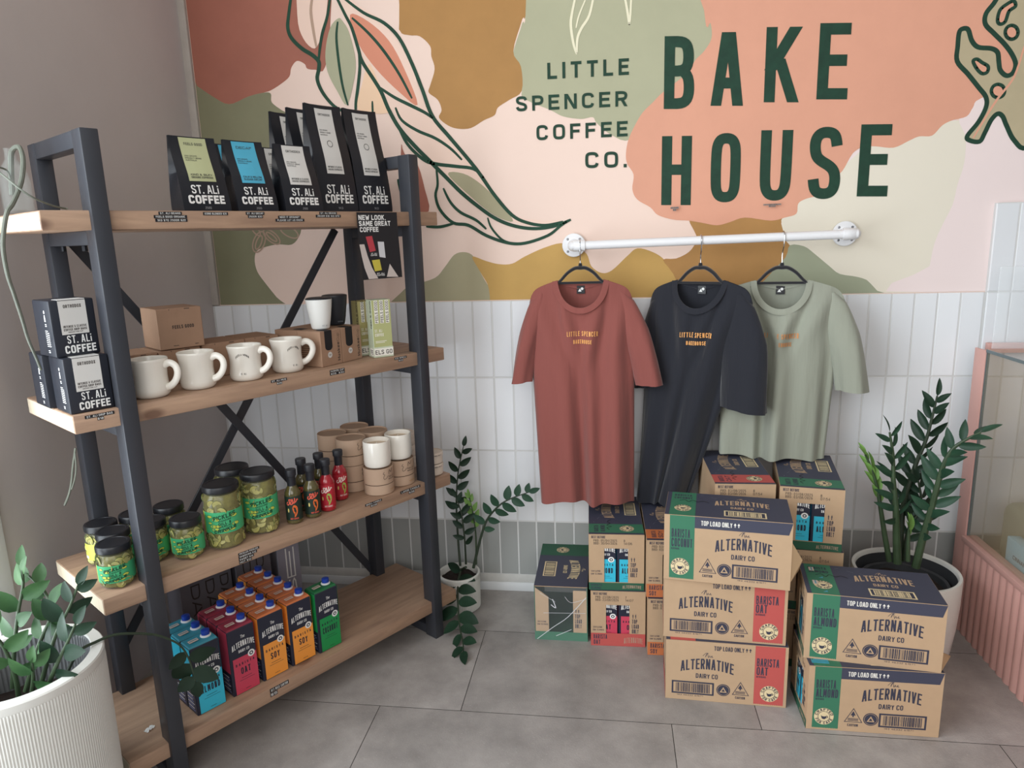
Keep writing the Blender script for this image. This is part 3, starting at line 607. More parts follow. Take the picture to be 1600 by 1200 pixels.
# ------------------------------------------------------------------ glass bottle with a trailing cutting
M_glass = mat('clear_glass', '#cfd8d4', .03, alpha=.06, spec=1.)
t = thing('glass_bottle', 'clear glass bottle holding a plant cutting at the end of the top board', 'bottle', sw(.017, .19, SZ[0]+.0006), TH)
mb = MB(); mb.lathe([(.0, .001), (.026, .001), (.029, .006), (.029, .07), (.024, .09), (.012, .112), (.011, .13), (.013, .132), (.0115, .134), (.0095, .13), (.0105, .112), (.022, .09), (.0268, .07), (.0268, .008), (.0, .004)], M_glass, 28, cap0=False, cap1=False); mb.build('bottle_glass', t)
M_stemp = mat('pale_stem', '#6c7065', .6, var=.2, vs=30); M_stemd = mat('dark_stem', '#4a5344', .6, var=.2, vs=30)
def vine(pxs, b, rad, n=5):
    q = []
    for u, v, *d in pxs:
        aa, zz = front(u, v, d[0] if d else b); q.append(sw(aa, d[0] if d else b, zz))
    return spline([tuple(x) for x in q], n)
va = thing('trailing_vine', 'bare grey green vine stems trailing from the glass bottle down the side of the rack', 'plant')
mb = MB(); p = vine([(19, 305, .19), (17, 250, .19), (20, 234, .19), (30, 230, .17), (36, 250, .12), (33, 285, .06), (20, 318, .0), (11, 332, -.02), (6, 360, -.03), (5, 390, -.03), (12, 430, -.02), (22, 460, 0), (35, 500, .03), (44, 530, .06), (57, 560, .09), (64, 578, .1)], 0, 1)
mb.tube(p, [.0054-.0026*i/len(p) for i in range(len(p))], M_stemp, 8); mb.build('stem', va)
mb = MB(); p = vine([(20, 300, .19), (12, 268, .18), (-8, 262, .14), (10, 278, .06), (45, 305, .02), (78, 320, .04), (100, 325.5, .06), (106, 325.8, .06)], 0, 1); mb.tube(p, .002, M_stemp, 7); mb.build('stem', va)
va2 = thing('trailing_vine', 'thin green vine hanging loose below the second board behind the left steel post', 'plant')
mb = MB(); p = vine([(118, 700, .2), (114, 730, .2), (112, 752, .2), (108, 772, .2), (101, 790, .2)], 0, 1); mb.tube(p, .0026, M_stemp, 7)
p = vine([(117, 706, .2), (119, 730, .19), (117, 748, .19), (112, 765, .19)], 0, 1); mb.tube(p, .0018, M_stemp, 7); mb.build('stem', va2)

# ================================================================== second board: drip bag boxes, mugs, cup boxes
M_boxb = mat('black_carton_board', '#23262f', .42); M_kraft = mat('kraft_card', '#a5846c', .75, var=.08, vs=18); M_kraftp = mat('kraft_card_pale', '#c9b298', .75)
M_inkd = mat('dark_print', '#3b332f', .7)
def drip_box(label, loc, rz):
    t = thing('drip_bag_box', label, 'coffee box', loc, rz, 'coffee drip bag boxes on the second board')
    w, d, h = .086, .092, .118; mb = MB(); mb.box((-w/2, 0, 0), (w/2, d, h), M_boxb, .0035, 2)
    F = flat((0, 0, 0), (1, 0, 0), (0, 0, 1)); L_ = flat((-w/2, 0, 0), (0, -1, 0), (0, 0, 1))
    mb.polys(text('ST. ALi', .0165, .005, .027, .047, .22, .12, align='c'), F, M_txw, .0004); mb.polys(text('COFFEE', .0165, .005, .0065, .060, .22, .1, align='c'), F, M_txw, .0004)
    mb.polys([disc(-.030, .094, .0035, 12)]+[[(-.034, .074), (-.027, .074), (-.028, .088), (-.0325, .088)]], L_, M_txw, .0004)
    for k in range(9): mb.polys([rect(-.038, .022+.004*k, -.038+.02-(.006 if k == 8 else 0), .0236+.004*k)], L_, M_txw, .0004)
    for k in range(2): mb.polys([rect(-.034, .064+.0035*k, -.026, .0658+.0035*k), rect(-.036, .009+.0035*k, -.027, .0108+.0035*k)], L_, M_txw, .0004)
    mb.build('carton', t)
    lb = MB(); lb.box((-.026, -.0006, .046), (.026, .0, h-.002), M_lwhite); lb.box((-.026, 0, h-.0008), (.026, .03, h+.0007), M_lwhite)
    lb.polys(text('ORTHODOX', .0068, 0, .101, .034, .17, align='c'), F, M_inkd, .0009)
    lb.polys(text('INTENSE & CLASSIC', .0048, 0, .060, .044, .18, align='c')+text('COFFEE DRIP BAGS', .0048, 0, .0535, .044, .18, align='c')+text('BREWED ONE CUP', .0022, 0, .0495, .028, .18, align='c'), F, M_inkd, .0009)
    lb.build('label', t); return t
DB = drip_box('black drip bag box standing at the front end of the second board', on_shelf(1, .0445, .014), TH)
dup(DB, 'black drip bag box pushed behind the front one, only its side showing', on_shelf(1, .035, .118), TH)
dup(DB, 'black drip bag box lying on top of the two others', on_shelf(1, .041, .036, .1186), TH+R(3))

M_ceram = mat('glazed_ceramic', '#e9e4da', .18, coat=.3)
def mug(label, a, b, rz, prints, n):
    t = thing('coffee_mug', label, 'mug', on_shelf(1, a, b), rz, 'white diner mugs on the second board')
    prof = [(.0, .003), (.026, .003), (.028, 0), (.0315, .001), (.0362, .008), (.0366, .018), (.0345, .035), (.0338, .05), (.035, .068), (.0378, .084), (.0383, .0885), (.0372, .0905), (.035, .089), (.032, .07), (.0305, .05), (.031, .02), (.027, .012), (.0, .011)]
    prof = [(r_*1.11, z_*.98) for r_, z_ in prof]
    mb = MB(); mb.lathe(prof, M_ceram, 40, cap0=False, cap1=False)
    if prints:
        rf = lambda z: np.interp(z, [.02, .035, .05, .068], [.0406, .0384, .0377, .0391])
        fr = cyl((0, 0, 0), rf, R(-90+prints), 0)
        ps = arch(text('FEELS GOOD', .0058, 0, .058, .032, .2, .25, align='c'), 0, .016, .0085)
        mb.polys(ps+text('ST. ALi', .0045, 0, .018, .013, .2, .2, align='c'), fr, M_inkd, .0004)
    mb.build('mug_body', t, sharp=40)
    mb = MB(); p = spline([(.0375, 0, .073), (.051, 0, .0775), (.064, 0, .070), (.0675, 0, .054), (.061, 0, .037), (.049, 0, .025), (.038, 0, .021)], 5)
    mb.tube(p, [.0062+.001*abs(i/(len(p)-1)*2-1)**3 for i in range(len(p))], M_ceram, 12, flat=1.25); mb.build('handle', t)
HR = TH-R(52)
mug('plain white mug half hidden behind the near steel post', .184, .060, HR, 0, 0); mug('plain white mug second along the board from the near steel post', .296, .064, HR, 0, 1)
mug('white mug with FEELS GOOD print facing straight out', .419, .060, HR-R(4), 18, 2); mug('white mug nearest the cup boxes, its print turned toward them', .542, .068, HR+R(18), 31, 3)

def kbox(label, loc, rz, w, d, h, txt=None, group='brown mug boxes on the second board'):
    t = thing('cardboard_box', label, 'box', loc, rz, group)
    mb = MB(); mb.box((0, 0, 0), (w, d, h), M_kraft, .0015, 1)
    F = flat((0, 0, 0), (1, 0, 0), (0, 0, 1))
    for x0 in (.28, .62): mb.polys([rect(w*x0, h-.003, w*(x0+.12), h-.0012)], F, M_inkd, .0003)
    if txt: mb.polys(text(txt, .0085, w*.56, h*.5, w*.48, .2, align='c'), F, M_inkd, .0004); mb.polys([rect(w*.3, .007, w*.42, .0085), rect(w*.78, .007, w*.86, .0085)], F, M_inkd, .0004)
    mb.build('carton', t)
    mb = MB(); mb.box((.001, .001, h-.0005), (w-.001, d-.001, h+.0008), M_kraft); mb.box((w*.3, -.0008, h-.012), (w*.45, .0012, h+.0004), M_kraft); mb.build('lid', t)
bx = .152
kbox('small brown carton at the near end behind the half hidden mug', on_shelf(1, .140, .150), TH, .103, .118, .086)
kbox('small brown carton under the FEELS GOOD box', on_shelf(1, .246, .150), TH, .103, .118, .086)
kbox('small brown carton beside the one under the FEELS GOOD box', on_shelf(1, .356, .155), TH, .116, .118, .088)
kbox('small brown carton behind the printed mugs, next to the cup boxes', on_shelf(1, .476, .160), TH, .098, .115, .088)
kbox('brown carton printed FEELS GOOD set on top of the others', on_shelf(1, .250, .148, .089), TH-R(4), .108, .112, .099, 'FEELS GOOD')

M_hole = mat('box_cutout_dark', '#1a1b1f', .7)
def cup_box(label, loc, rz, vis=True):
    t = thing('cup_box', label, 'box', loc, rz, 'brown reusable cup boxes')
    w, d, h = .0805, .086, .098; mb = MB(); mb.box((0, 0, 0), (w, d, h), M_kraft, .0012, 1)
    F = flat((0, 0, 0), (1, 0, 0), (0, 0, 1)); Tp = flat((0, 0, h), (1, 0, 0), (0, 1, 0)); Lf = flat((0, d, 0), (0, -1, 0), (0, 0, 1))
    x0, x1 = w*.2, w*.55; arc = [(x0+(x1-x0)/2-(x1-x0)/2*math.cos(a)*1., h*.44+.010-.010*math.sin(a)) for a in [PI*k/8 for k in range(9)]]
    mb.polys([[(x0, h)]+arc+[(x1, h)]], F, M_hole, .0004); mb.polys([[(x1, 0)]+[(x0+(x1-x0)/2+(x1-x0)/2*math.cos(a), d*.3+.010*math.sin(a)) for a in [PI*k/8 for k in range(9)]]+[(x0, 0)]], Tp, M_hole, .0004)
    mb.polys([disc(w*.40, h*.31, .0085, 20)], F, M_lwhite, .0006); mb.polys([rect(w*.34, h*.315, w*.46, h*.325), rect(w*.36, h*.29, w*.44, h*.3)], F, M_inkd, .0008)
    ps = text('Huskee', .013, 0, 0, .052, .14, .14)+text('Cup', .013, .055, 0, .022, .05, .14)
    mb.polys(warp(ps, lambda x, y: (w*.84-y*.8+.004, h*.1+x)), F, M_inkd, .0005)
    for k in range(10): mb.polys([rect(.012, .02+.006*k, .012+.03+.015*((k*7) % 3)/2, .0212+.006*k)], Lf, M_inkd, .0004)
    mb.build('carton', t); return t
rz = TH-R(-8)+R(4); bo = np.array([.622, .028])
def hl(i, j): x, y = i*.0822, j*.0875; c, s = math.cos(R(12)), math.sin(R(12)); return bo[0]+x*c-y*s, bo[1]+x*s+y*c
CB = cup_box('brown cup box at the front, under the white tumbler', on_shelf(1, *hl(0, 0)), TH+R(12))
dup(CB, 'brown cup box at the front, nearest the pale green carton', on_shelf(1, *hl(1, 0))); dup(CB, 'brown cup box behind the one under the white tumbler', on_shelf(1, *hl(0, 1))); dup(CB, 'brown cup box under the black tumbler', on_shelf(1, *hl(1, 1)))
def tumbler(label, a, b, m, lidm, txt):
    t = thing('tumbler', label, 'cup', on_shelf(1, a, b, .0985), TH, 'tumblers on the cup boxes')
    mb = MB(); mb.lathe([(0, .001), (.021, .001), (.0245, .004), (.0285, .025), (.0335, .06), (.036, .083), (.0352, .084), (.032, .06), (.0, .05)], m, 36, cap0=False, cap1=False)
    rf = lambda z: np.interp(z, [.0, .025, .06, .084], [.0245, .0285, .0335, .036])
    mb.polys(text(txt, .0035, 0, .010 if txt[0] == 'S' else .045, .017, .14, align='c'), cyl((0, 0, 0), rf, R(-96 if txt[0] == 'S' else -75), 0), mat('tumbler_print', '#8e9298', .6), .0004); mb.build('tumbler_body', t)
    mb = MB(); mb.lathe([(.0, .0885), (.028, .0885), (.033, .0875), (.0355, .0862), (.036, .0835), (.034, .0822)][::-1], lidm, 32, cap0=False, cap1=False); mb.build('lid', t)
M_lidk = mat('black_plastic', '#222329', .4)
tumbler('white tumbler with a black lid standing on the front cup box', .660, .078, mat('white_enamel', '#e6e6e2', .35), M_lidk, 'ST. ALI'); tumbler('black tumbler standing behind the white one', .742, .122, mat('black_enamel', '#22252c', .4), M_lidk, 'SPECIAL')

M_pgreen = mat('pale_green_card', '#bfc7ad', .5); M_ogreen = mat('olive_card', '#a9a06a', .5); M_mgreen = mat('sage_card', '#aeb07a', .5); M_crm = mat('cream_card', '#e9e5da', .5)
def brew_box(label, loc, rz, old=False, h=.168):
    t = thing('brew_box', label, 'box', loc, rz, 'green coffee cartons beside the far post'); w, d = .058, .045; mb = MB()
    mb.box((0, 0, .0), (w, d, h), M_ogreen if old else M_pgreen, .001, 1); F = flat((0, 0, 0), (1, 0, 0), (0, 0, 1)); Lf = flat((0, d, 0), (0, -1, 0), (0, 0, 1))
    mb.polys([rect(.001, .031, w-.001, h-.001)], F, M_ogreen if old else M_mgreen, .0003)
    for k in range(3):
        x = .008+.0165*k; mb.polys([rect(x, .1, x+.011, h-.002)], F, M_crm, .0005)
        mb.polys(warp(text('FEELS GOOD', .008, 0, 0, .062, .17), lambda X, Y: (x+.0095-Y, .102+X)), F, M_inkd, .0007)
    mb.polys(text('ST. ALi', .0085, .006, .074, .022, .2)+text('COFFEE', .0085, .006, .062, .026, .2), F, M_crm, .0006)
    mb.polys([rect(.006, .047, .04, .0485), rect(.006, .043, .034, .0445)], F, M_crm, .0006)
    mb.polys(warp(text('FEELS GOOD', .009, 0, 0, .08, .17), lambda X, Y: (.012-Y+.028, .085+X)), Lf, M_inkd, .0005); mb.build('carton', t)
    mb = MB(); mb.box((-.0012, -.0012, .0), (w+.0012, d+.0012, .030), M_pgreen, .0008, 1); F2 = flat((0, -.0012, 0), (1, 0, 0), (0, 0, 1)); L2 = flat((-.0012, d, 0), (0, -1, 0), (0, 0, 1))
    mb.polys([rect(0, .005, w, .027)], F2, M_crm, .0003); mb.polys([rect(d*.35, .005, d, .027)], L2, M_crm, .0003)
    mb.polys(text('ELS GO', .0125, .003, .0095, .052, .16), F2, M_inkd, .0006); mb.polys(text('FE', .0125, d*.48, .0095, .018, .16), L2, M_inkd, .0006); mb.build('tray', t)
    return t
g1 = brew_box('pale green FEELS GOOD carton at the front beside the far post', on_shelf(1, .7995, .028), TH-R(18))
brew_box('olive coffee carton standing behind the pale green one', on_shelf(1, .800, .092), TH-R(10), True, .162)

# ================================================================== third board: pickles, sauces, candles
M_lid = mat('black_metal_lid', '#1e1f23', .35, spec=.5); M_brine = mat('pickle_brine', '#857d3a', .2, var=.3, vs=40, hex2='#565222')
M_pick = mat('pickle_slice', '#bdb470', .45, var=.35, vs=160, hex2='#a3a055'); M_skin = mat('pickle_skin', '#4c5a1e', .5)
M_lgr = mat('jar_label_green', '#45ad76', .5); M_lyel = mat('jar_label_yellow', '#c9d258', .5); M_ljd = mat('jar_label_dark', '#124a30', .6); M_ljp = mat('jar_label_pale', '#b9dbb9', .5)
def jar(label, loc, rz, Rr, H, seed):
    rr = random.Random(seed); t = thing('pickle_jar', label, 'jar', loc, rz, 'jars of sliced pickles on the third board'); hl_ = H-.017
    mb = MB(); ri = Rr-.0022
    mb.lathe([(0, .003), (ri-.004, .003), (ri, .008), (ri, hl_-.018), (ri*.86, hl_-.006), (0, hl_-.006)], M_brine, 32, cap0=False, cap1=False)
    for k in range(90):
        a = rr.uniform(0, 2*PI); z = rr.uniform(.013, hl_-.016); r = rr.uniform(.0085, .0125)
        if z > hl_*.58 or z < hl_*.30:
            c = Vector((math.cos(a)*(ri-.0015), math.sin(a)*(ri-.0015), z)); T = Matrix.Translation(c) @ Matrix.Rotation(a, 4, 'Z') @ Matrix.Rotation(rr.uniform(-.35, .35)+PI/2, 4, 'Y') @ Matrix.Rotation(rr.uniform(-.3, .3), 4, 'X')
            mb.lathe([(r*.9, -.0012), (r, 0), (r*.9, .0012)], M_pick, 16, T=T); mb.lathe([(r*1.03, -.0009), (r*1.03, .0009)], M_skin, 16, T=T, cap0=False, cap1=False)
    s = mb.build('pickles', t); s['kind'] = 'stuff'
    mb = MB(); mb.lathe([(0, .0005), (Rr-.005, .0005), (Rr-.001, .003), (Rr, .008), (Rr, hl_-.02), (Rr*.95, hl_-.01), (Rr*.88, hl_-.002), (Rr*.88, H-.004)], M_glass, 36, cap0=False, cap1=False); mb.build('glass', t)
    mb = MB(); rl = Rr*.97; mb.lathe([(rl-.001, H-.0165), (rl, H-.0155), (rl, H-.004), (rl-.0015, H-.001), (rl-.004, H), (rl*.8, H), (rl*.78, H-.0008), (0, H-.0008)], M_lid, 36, cap1=False); mb.build('lid', t)
    z0, z1 = (.017, hl_-.026) if H < .13 else (.046, hl_-.046)
    mb = MB(); lr = Rr+.0004; a0, a1 = R(-215), R(35); n = 40
    fr = cyl((0, 0, 0), lr, R(-90), 0); L = lr*PI*.72
    for k in range(n): mb.polys([rect(-L+2*L*k/n, z0, -L+2*L*(k+1)/n, z1)], fr, M_lyel if k < 11 else M_lgr, 0)
    hh = z1-z0; q = []
    for x, y, s in [(-.2, .62, .13), (-.34, .30, .12), (-.12, .3, .1), (-.25, .05+.1, .13), (.62, .72, .12), (.66, .32, .13), (.5, .1, .1), (.2, .08, .1), (-.5, .75, .1), (-.5, .45, .08)]:
        q.append([(x*Rr*1.2+X*hh, z0+hh*(y+.05)+Y*hh*.8) for X, Y in disc(0, 0, s*1.3, 14, s*.8)])
    mb.polys(q, fr, M_lyel, .0002); mb.polys([[(x, y) for x, y in ribbon([(p[0][0], p[0][1]) for p in [(v,) for v in qq]], .0008, True)[k]] for qq in q for k in range(14)], fr, M_ljd, .0003)
    sl = lambda ps: warp(ps, lambda x, y: (x, y+.18*x))
    x0 = Rr*.22; ww = Rr*1.35
    mb.polys(sl(text('PICKLES', hh*.2, x0, z0+hh*.66, ww*.9, .3, .1, align='c')+text('GHERKINS', hh*.08, x0, z0+hh*.54, ww*.5, .2, align='c')+text('DILL &', hh*.13, x0, z0+hh*.38, ww*.5, .26, align='c')+text('GARLIC', hh*.1, x0, z0+hh*.26, ww*.5, .24, align='c')+text('CRINKLE', hh*.16, x0, z0+hh*.06, ww*.9, .3, .1, align='c')), fr, M_ljd, .0004)
    for k in range(9): mb.polys([rect(-L+.004+.0011*k*1.5, z0+hh*.08, -L+.0047+.0011*k*1.5+.0004*(k % 3), z0+hh*.26)], fr, M_txw, .0003)
    mb.build('label', t, sharp=80)
    return t
def J3(a, b): return on_shelf(2, a, b)
JR = TH-R(36)
small = jar('small pickle jar standing in front at the near end of its board', J3(.054, .058), JR, .038, .101, 1)
tall = jar('tall pickle jar in front, nearer the small jars', J3(.317, .063), JR, .0455, .165, 2)
tall2 = jar('tall pickle jar in front, beside the hot sauce bottles', J3(.425, .0765), JR, .0455, .165, 5)
for (a, b, lab, dz) in [(.080, .134, 'small pickle jar in the middle of the three by the board end', 8), (.080, .211, 'small pickle jar rearmost of the three by the board end, label turned away', 40), (.158, .208, 'small pickle jar at the back, its lid showing left of the near post', 0),
                        (.163, .130, 'small pickle jar hidden mostly by the near steel post', 0), (.237, .197, 'small pickle jar at the back of the row, next to the near post', 10), (.226, .075, 'small pickle jar in front, between the post and the tall jars', 4)]:
    dup(small, lab, J3(a, b), JR-R(dz) if dz < 30 else JR+R(60))
dup(tall, 'tall pickle jar standing behind the two front tall jars', J3(.402, .169), JR)

M_shrink = mat('black_shrink_band', '#222329', .45)
def sauce(name, label, loc, rz, liquid, back, scr, fig, foot):
    t = thing('sauce_bottle', label, 'bottle', loc, rz, 'hot sauce bottles on the third board')
    mb = MB(); mb.lathe([(0, .001), (.019, .001), (.0218, .004), (.0218, .083), (.0205, .090), (.015, .100), (.0112, .107), (.0108, .125)], liquid, 30, cap0=False); mb.build('bottle_glass', t)
    mb = MB(); mb.lathe([(.0116, .104), (.0118, .132), (.0122, .1335), (.0146, .1345), (.0148, .1495), (.0138, .1515), (0, .152)], M_shrink, 26, cap0=False, cap1=False); mb.build('cap', t)
    mb = MB(); lr = .0221; L = lr*PI*.8; n = 30; fr = cyl((0, 0, 0), lr, R(-90), 0)
    for k in range(n): mb.polys([rect(-L+2*L*k/n, .012, -L+2*L*(k+1)/n, .080)], fr, back, 0)
    # flowing script heading drawn as a stroke
    sc = spline([(-.012, .066), (-.015, .060), (-.011, .057), (-.007, .063), (-.008, .072), (-.002, .070), (-.005, .060), (-.001, .059), (.002, .066), (.000, .074), (.003, .062), (.006, .064), (.007, .076), (.007, .064), (.011, .067), (.013, .072), (.016, .069)], 4)
    mb.polys(ribbon(sc, .0026), fr, scr, .0004)
    mb.polys([disc(-.012, .041, .0022, 10, .006)], fr, mat('label_cream', '#e3cf7a', .6), .0004)
    pep = spline([(.004, .056), (.010, .053), (.013, .045), (.012, .034), (.007, .024), (.003, .021), (.004, .028), (.001, .036), (-.001, .046), (.001, .053)], 3, True); mb.polys([pep], fr, fig, .0004)
    for k in range(3): mb.polys(ribbon([(.001+k*.001, .048-.008*k), (.006, .046-.008*k), (.010-k*.001, .048-.008*k)], .001), fr, back, .0006)
    mb.polys(text('HOT SAUCE', .0045, .003, .015, .022, .25, .12, align='c'), fr, foot, .0004); mb.build('label', t, sharp=80); return t
M_sv = mat('green_sauce', '#5a5230', .12, coat=.5, var=.2, vs=60); M_sr = mat('red_sauce', '#a3222c', .12, coat=.5, var=.15, vs=60); M_lk = mat('sauce_label_dark', '#1f3028', .5); M_lr = mat('sauce_label_red', '#b32534', .5)
M_sors = mat('script_coral', '#e2604c', .6); M_for = mat('pepper_orange', '#df6a30', .6); M_fgr = mat('pepper_green', '#9db457', .6); M_scw = mat('script_white', '#ecd9d0', .6)
BR = TH-R(38)
s1 = sauce('x', 'dark labelled hot sauce bottle in front, beside the tall pickle jar', J3(.506, .048), BR, M_sv, M_lk, M_sors, M_for, M_sors)
dup(s1, 'dark labelled hot sauce bottle in front, beside a red one', J3(.562, .044), BR+R(14)); dup(s1, 'dark hot sauce bottle behind, nearest the pickle jars', J3(.577, .112)); dup(s1, 'dark hot sauce bottle behind, between the red bottles and the wall', J3(.637, .115))
s2 = sauce('x', 'red hot sauce bottle in front of the other red one', J3(.616, .050), BR, M_sr, M_lr, M_scw, M_fgr, M_scw)
dup(s2, 'red hot sauce bottle standing back by the candle tubes', J3(.690, .094), BR+R(20))

M_tube = mat('kraft_tube', '#b79b84', .75, var=.05, vs=20); M_tubed = mat('tube_gap_dark', '#4a3328', .7); M_gold = mat('gold_print', '#b3894c', .5)
def tube_body(t, hb=True):
    mb = MB(); r = .0455; mb.lathe([(0, .0005), (r-.001, .0005), (r, .0015), (r, .030), (r-.0012, .0305)], M_tube, 36, cap0=False, cap1=False)
    mb.polys(text('hsoho Pouho', .0045, .008, .012, .026, .14), cyl((0, 0, 0), r, R(-62), 0), M_gold, .0004); mb.build('tube_base', t)
    mb = MB(); mb.lathe([(r-.0016, .0300), (r-.0016, .0335)], M_tubed, 36, cap0=False, cap1=False); mb.build('inner_ring', t)
    mb = MB(); mb.lathe([(r-.0012, .0325), (r, .033), (r, .0805), (r-.001, .0815), (r-.0022, .0815), (r-.0026, .081), (r-.0026, .0775), (0, .0775)], M_tube, 36, cap0=False, cap1=False)
    fr = cyl((0, 0, 0), r, R(-58), 0)
    w1 = spline([(-.013, .072), (-.017, .066), (-.012, .063), (-.016, .056), (-.014, .049), (-.006, .052), (-.003, .058)], 4); w2 = spline([(.002, .062), (.005, .075), (.010, .068), (.014, .070), (.017, .078)], 4)
    mb.polys(ribbon(w1, .0012)+ribbon(w2, .0015)+text('hoo Le', .0075, .000, .052, .026, .1)+text('BREATHE / CANDLE', .003, .0, .046, .026, .2), fr, M_inkd, .0004); mb.build('tube_lid', t)
def ctube(label, a, b, dz=0, rz=0, src=None):
    if src: return dup(src, label, on_shelf(2, a, b, dz), rz)
    t = thing('candle_tube', label, 'gift tube', on_shelf(2, a, b, dz), rz, 'kraft candle tubes on the third board'); tube_body(t); return t
CT = ctube('kraft tube at the front carrying a white candle, nearer the sauces', .8015, .053, 0, TH-R(30))
ctube('kraft tube at the front carrying a white candle, beside the far post', .893, .064, 0, TH-R(40), CT)
for a, b, nm in [(.772, .141, 'front stack of two by the sauce bottles'), (.768, .234, 'stack of two at the back by the sauce bottles'), (.862, .246, 'rearmost stack of two beside the back post'), (.866, .153, 'stack of two in the centre behind both candles')]:
    ctube('lower kraft tube of the '+nm, a, b, 0, TH-R(10), CT); ctube('upper kraft tube of the '+nm, a, b, .0822, TH-R(22 if 'front' in nm else 8), CT)
M_wax = mat('candle_wax', '#d9c3ab', .5)
def candle(label, a, b, src=None):
    if src: return dup(src, label, on_shelf(2, a, b, .0822))
    t = thing('candle', label, 'candle', on_shelf(2, a, b, .0822), 0, 'white ceramic candles'); mb = MB()
    mb.lathe([(0, .0005), (.033, .0005), (.038, .003), (.0405, .009), (.041, .02), (.041, .078), (.040, .080), (.0385, .0795), (.0380, .062)], M_ceram, 36, cap0=False, cap1=False); mb.build('jar', t)
    mb = MB(); mb.lathe([(.0382, .066), (.0, .0665)], M_wax, 30, cap0=False, cap1=False); wx = mb.build('wax', t)
    mb = MB(); mb.tube([(0, 0, .066), (.0005, 0, .074)], .001, M_crm, 6); mb.build('wick', wx); return t
ca = candle('white candle standing on the front tube nearer the sauces', .8015, .053); candle('white candle standing on the tube beside the far post', .893, .064, ca)
# tins and the reel by the board end
M_tin = mat('pale_tin_card', '#d8cabb', .6, var=.05, vs=20)
for k in range(2):
    t = thing('round_tin', ['lower of two pale round tins stacked outside the far post', 'upper of two pale round tins stacked outside the far post'][k], 'tin', on_shelf(2, 1.0105, .042, .0382*k), TH, 'pale round tins'); mb = MB()
    mb.lathe([(0, .0005), (.030, .0005), (.0335, .002), (.0345, .006), (.0345, .022), (.0335, .0225)], M_tin, 36, cap0=False, cap1=False); mb.build('tin_base', t)
    mb = MB(); mb.lathe([(.0343, .0222), (.0356, .0228), (.0362, .026), (.0362, .034), (.0352, .0375), (.033, .038), (.0325, .0355), (0, .0352)], M_tin, 36, cap0=False, cap1=False)
    mb.polys(text('CANDLE MELTS', .004, 0, .028, .03, .16, align='c'), cyl((0, 0, 0), .0362, R(-100), 0), M_inkd, .0004); mb.build('lid', t)
for k in range(3):
    t = thing('boxed_candle', ['bottom', 'middle', 'topmost'][k]+' of three pale round packs stacked behind the far post', 'tin', on_shelf(2, .997, .172, .0405*k), TH, 'pale round packs'); mb = MB()
    mb.lathe([(0, .0005), (.042, .0005), (.0435, .003), (.0435, .022), (.0425, .0235), (.0438, .025), (.0438, .038), (.0425, .0402)]+([(.014, .0404), (.012, .0395), (.011, .034), (0, .034)] if k == 2 else [(0, .0404)]), M_tin, 36, cap0=False, cap1=False)
    mb.build('pack', t)
    if k == 2:
        mb = MB(); mb.lathe([(.0112, .0345), (.0, .0345)], M_tubed, 20, cap0=False, cap1=False); mb.build('hole', t)

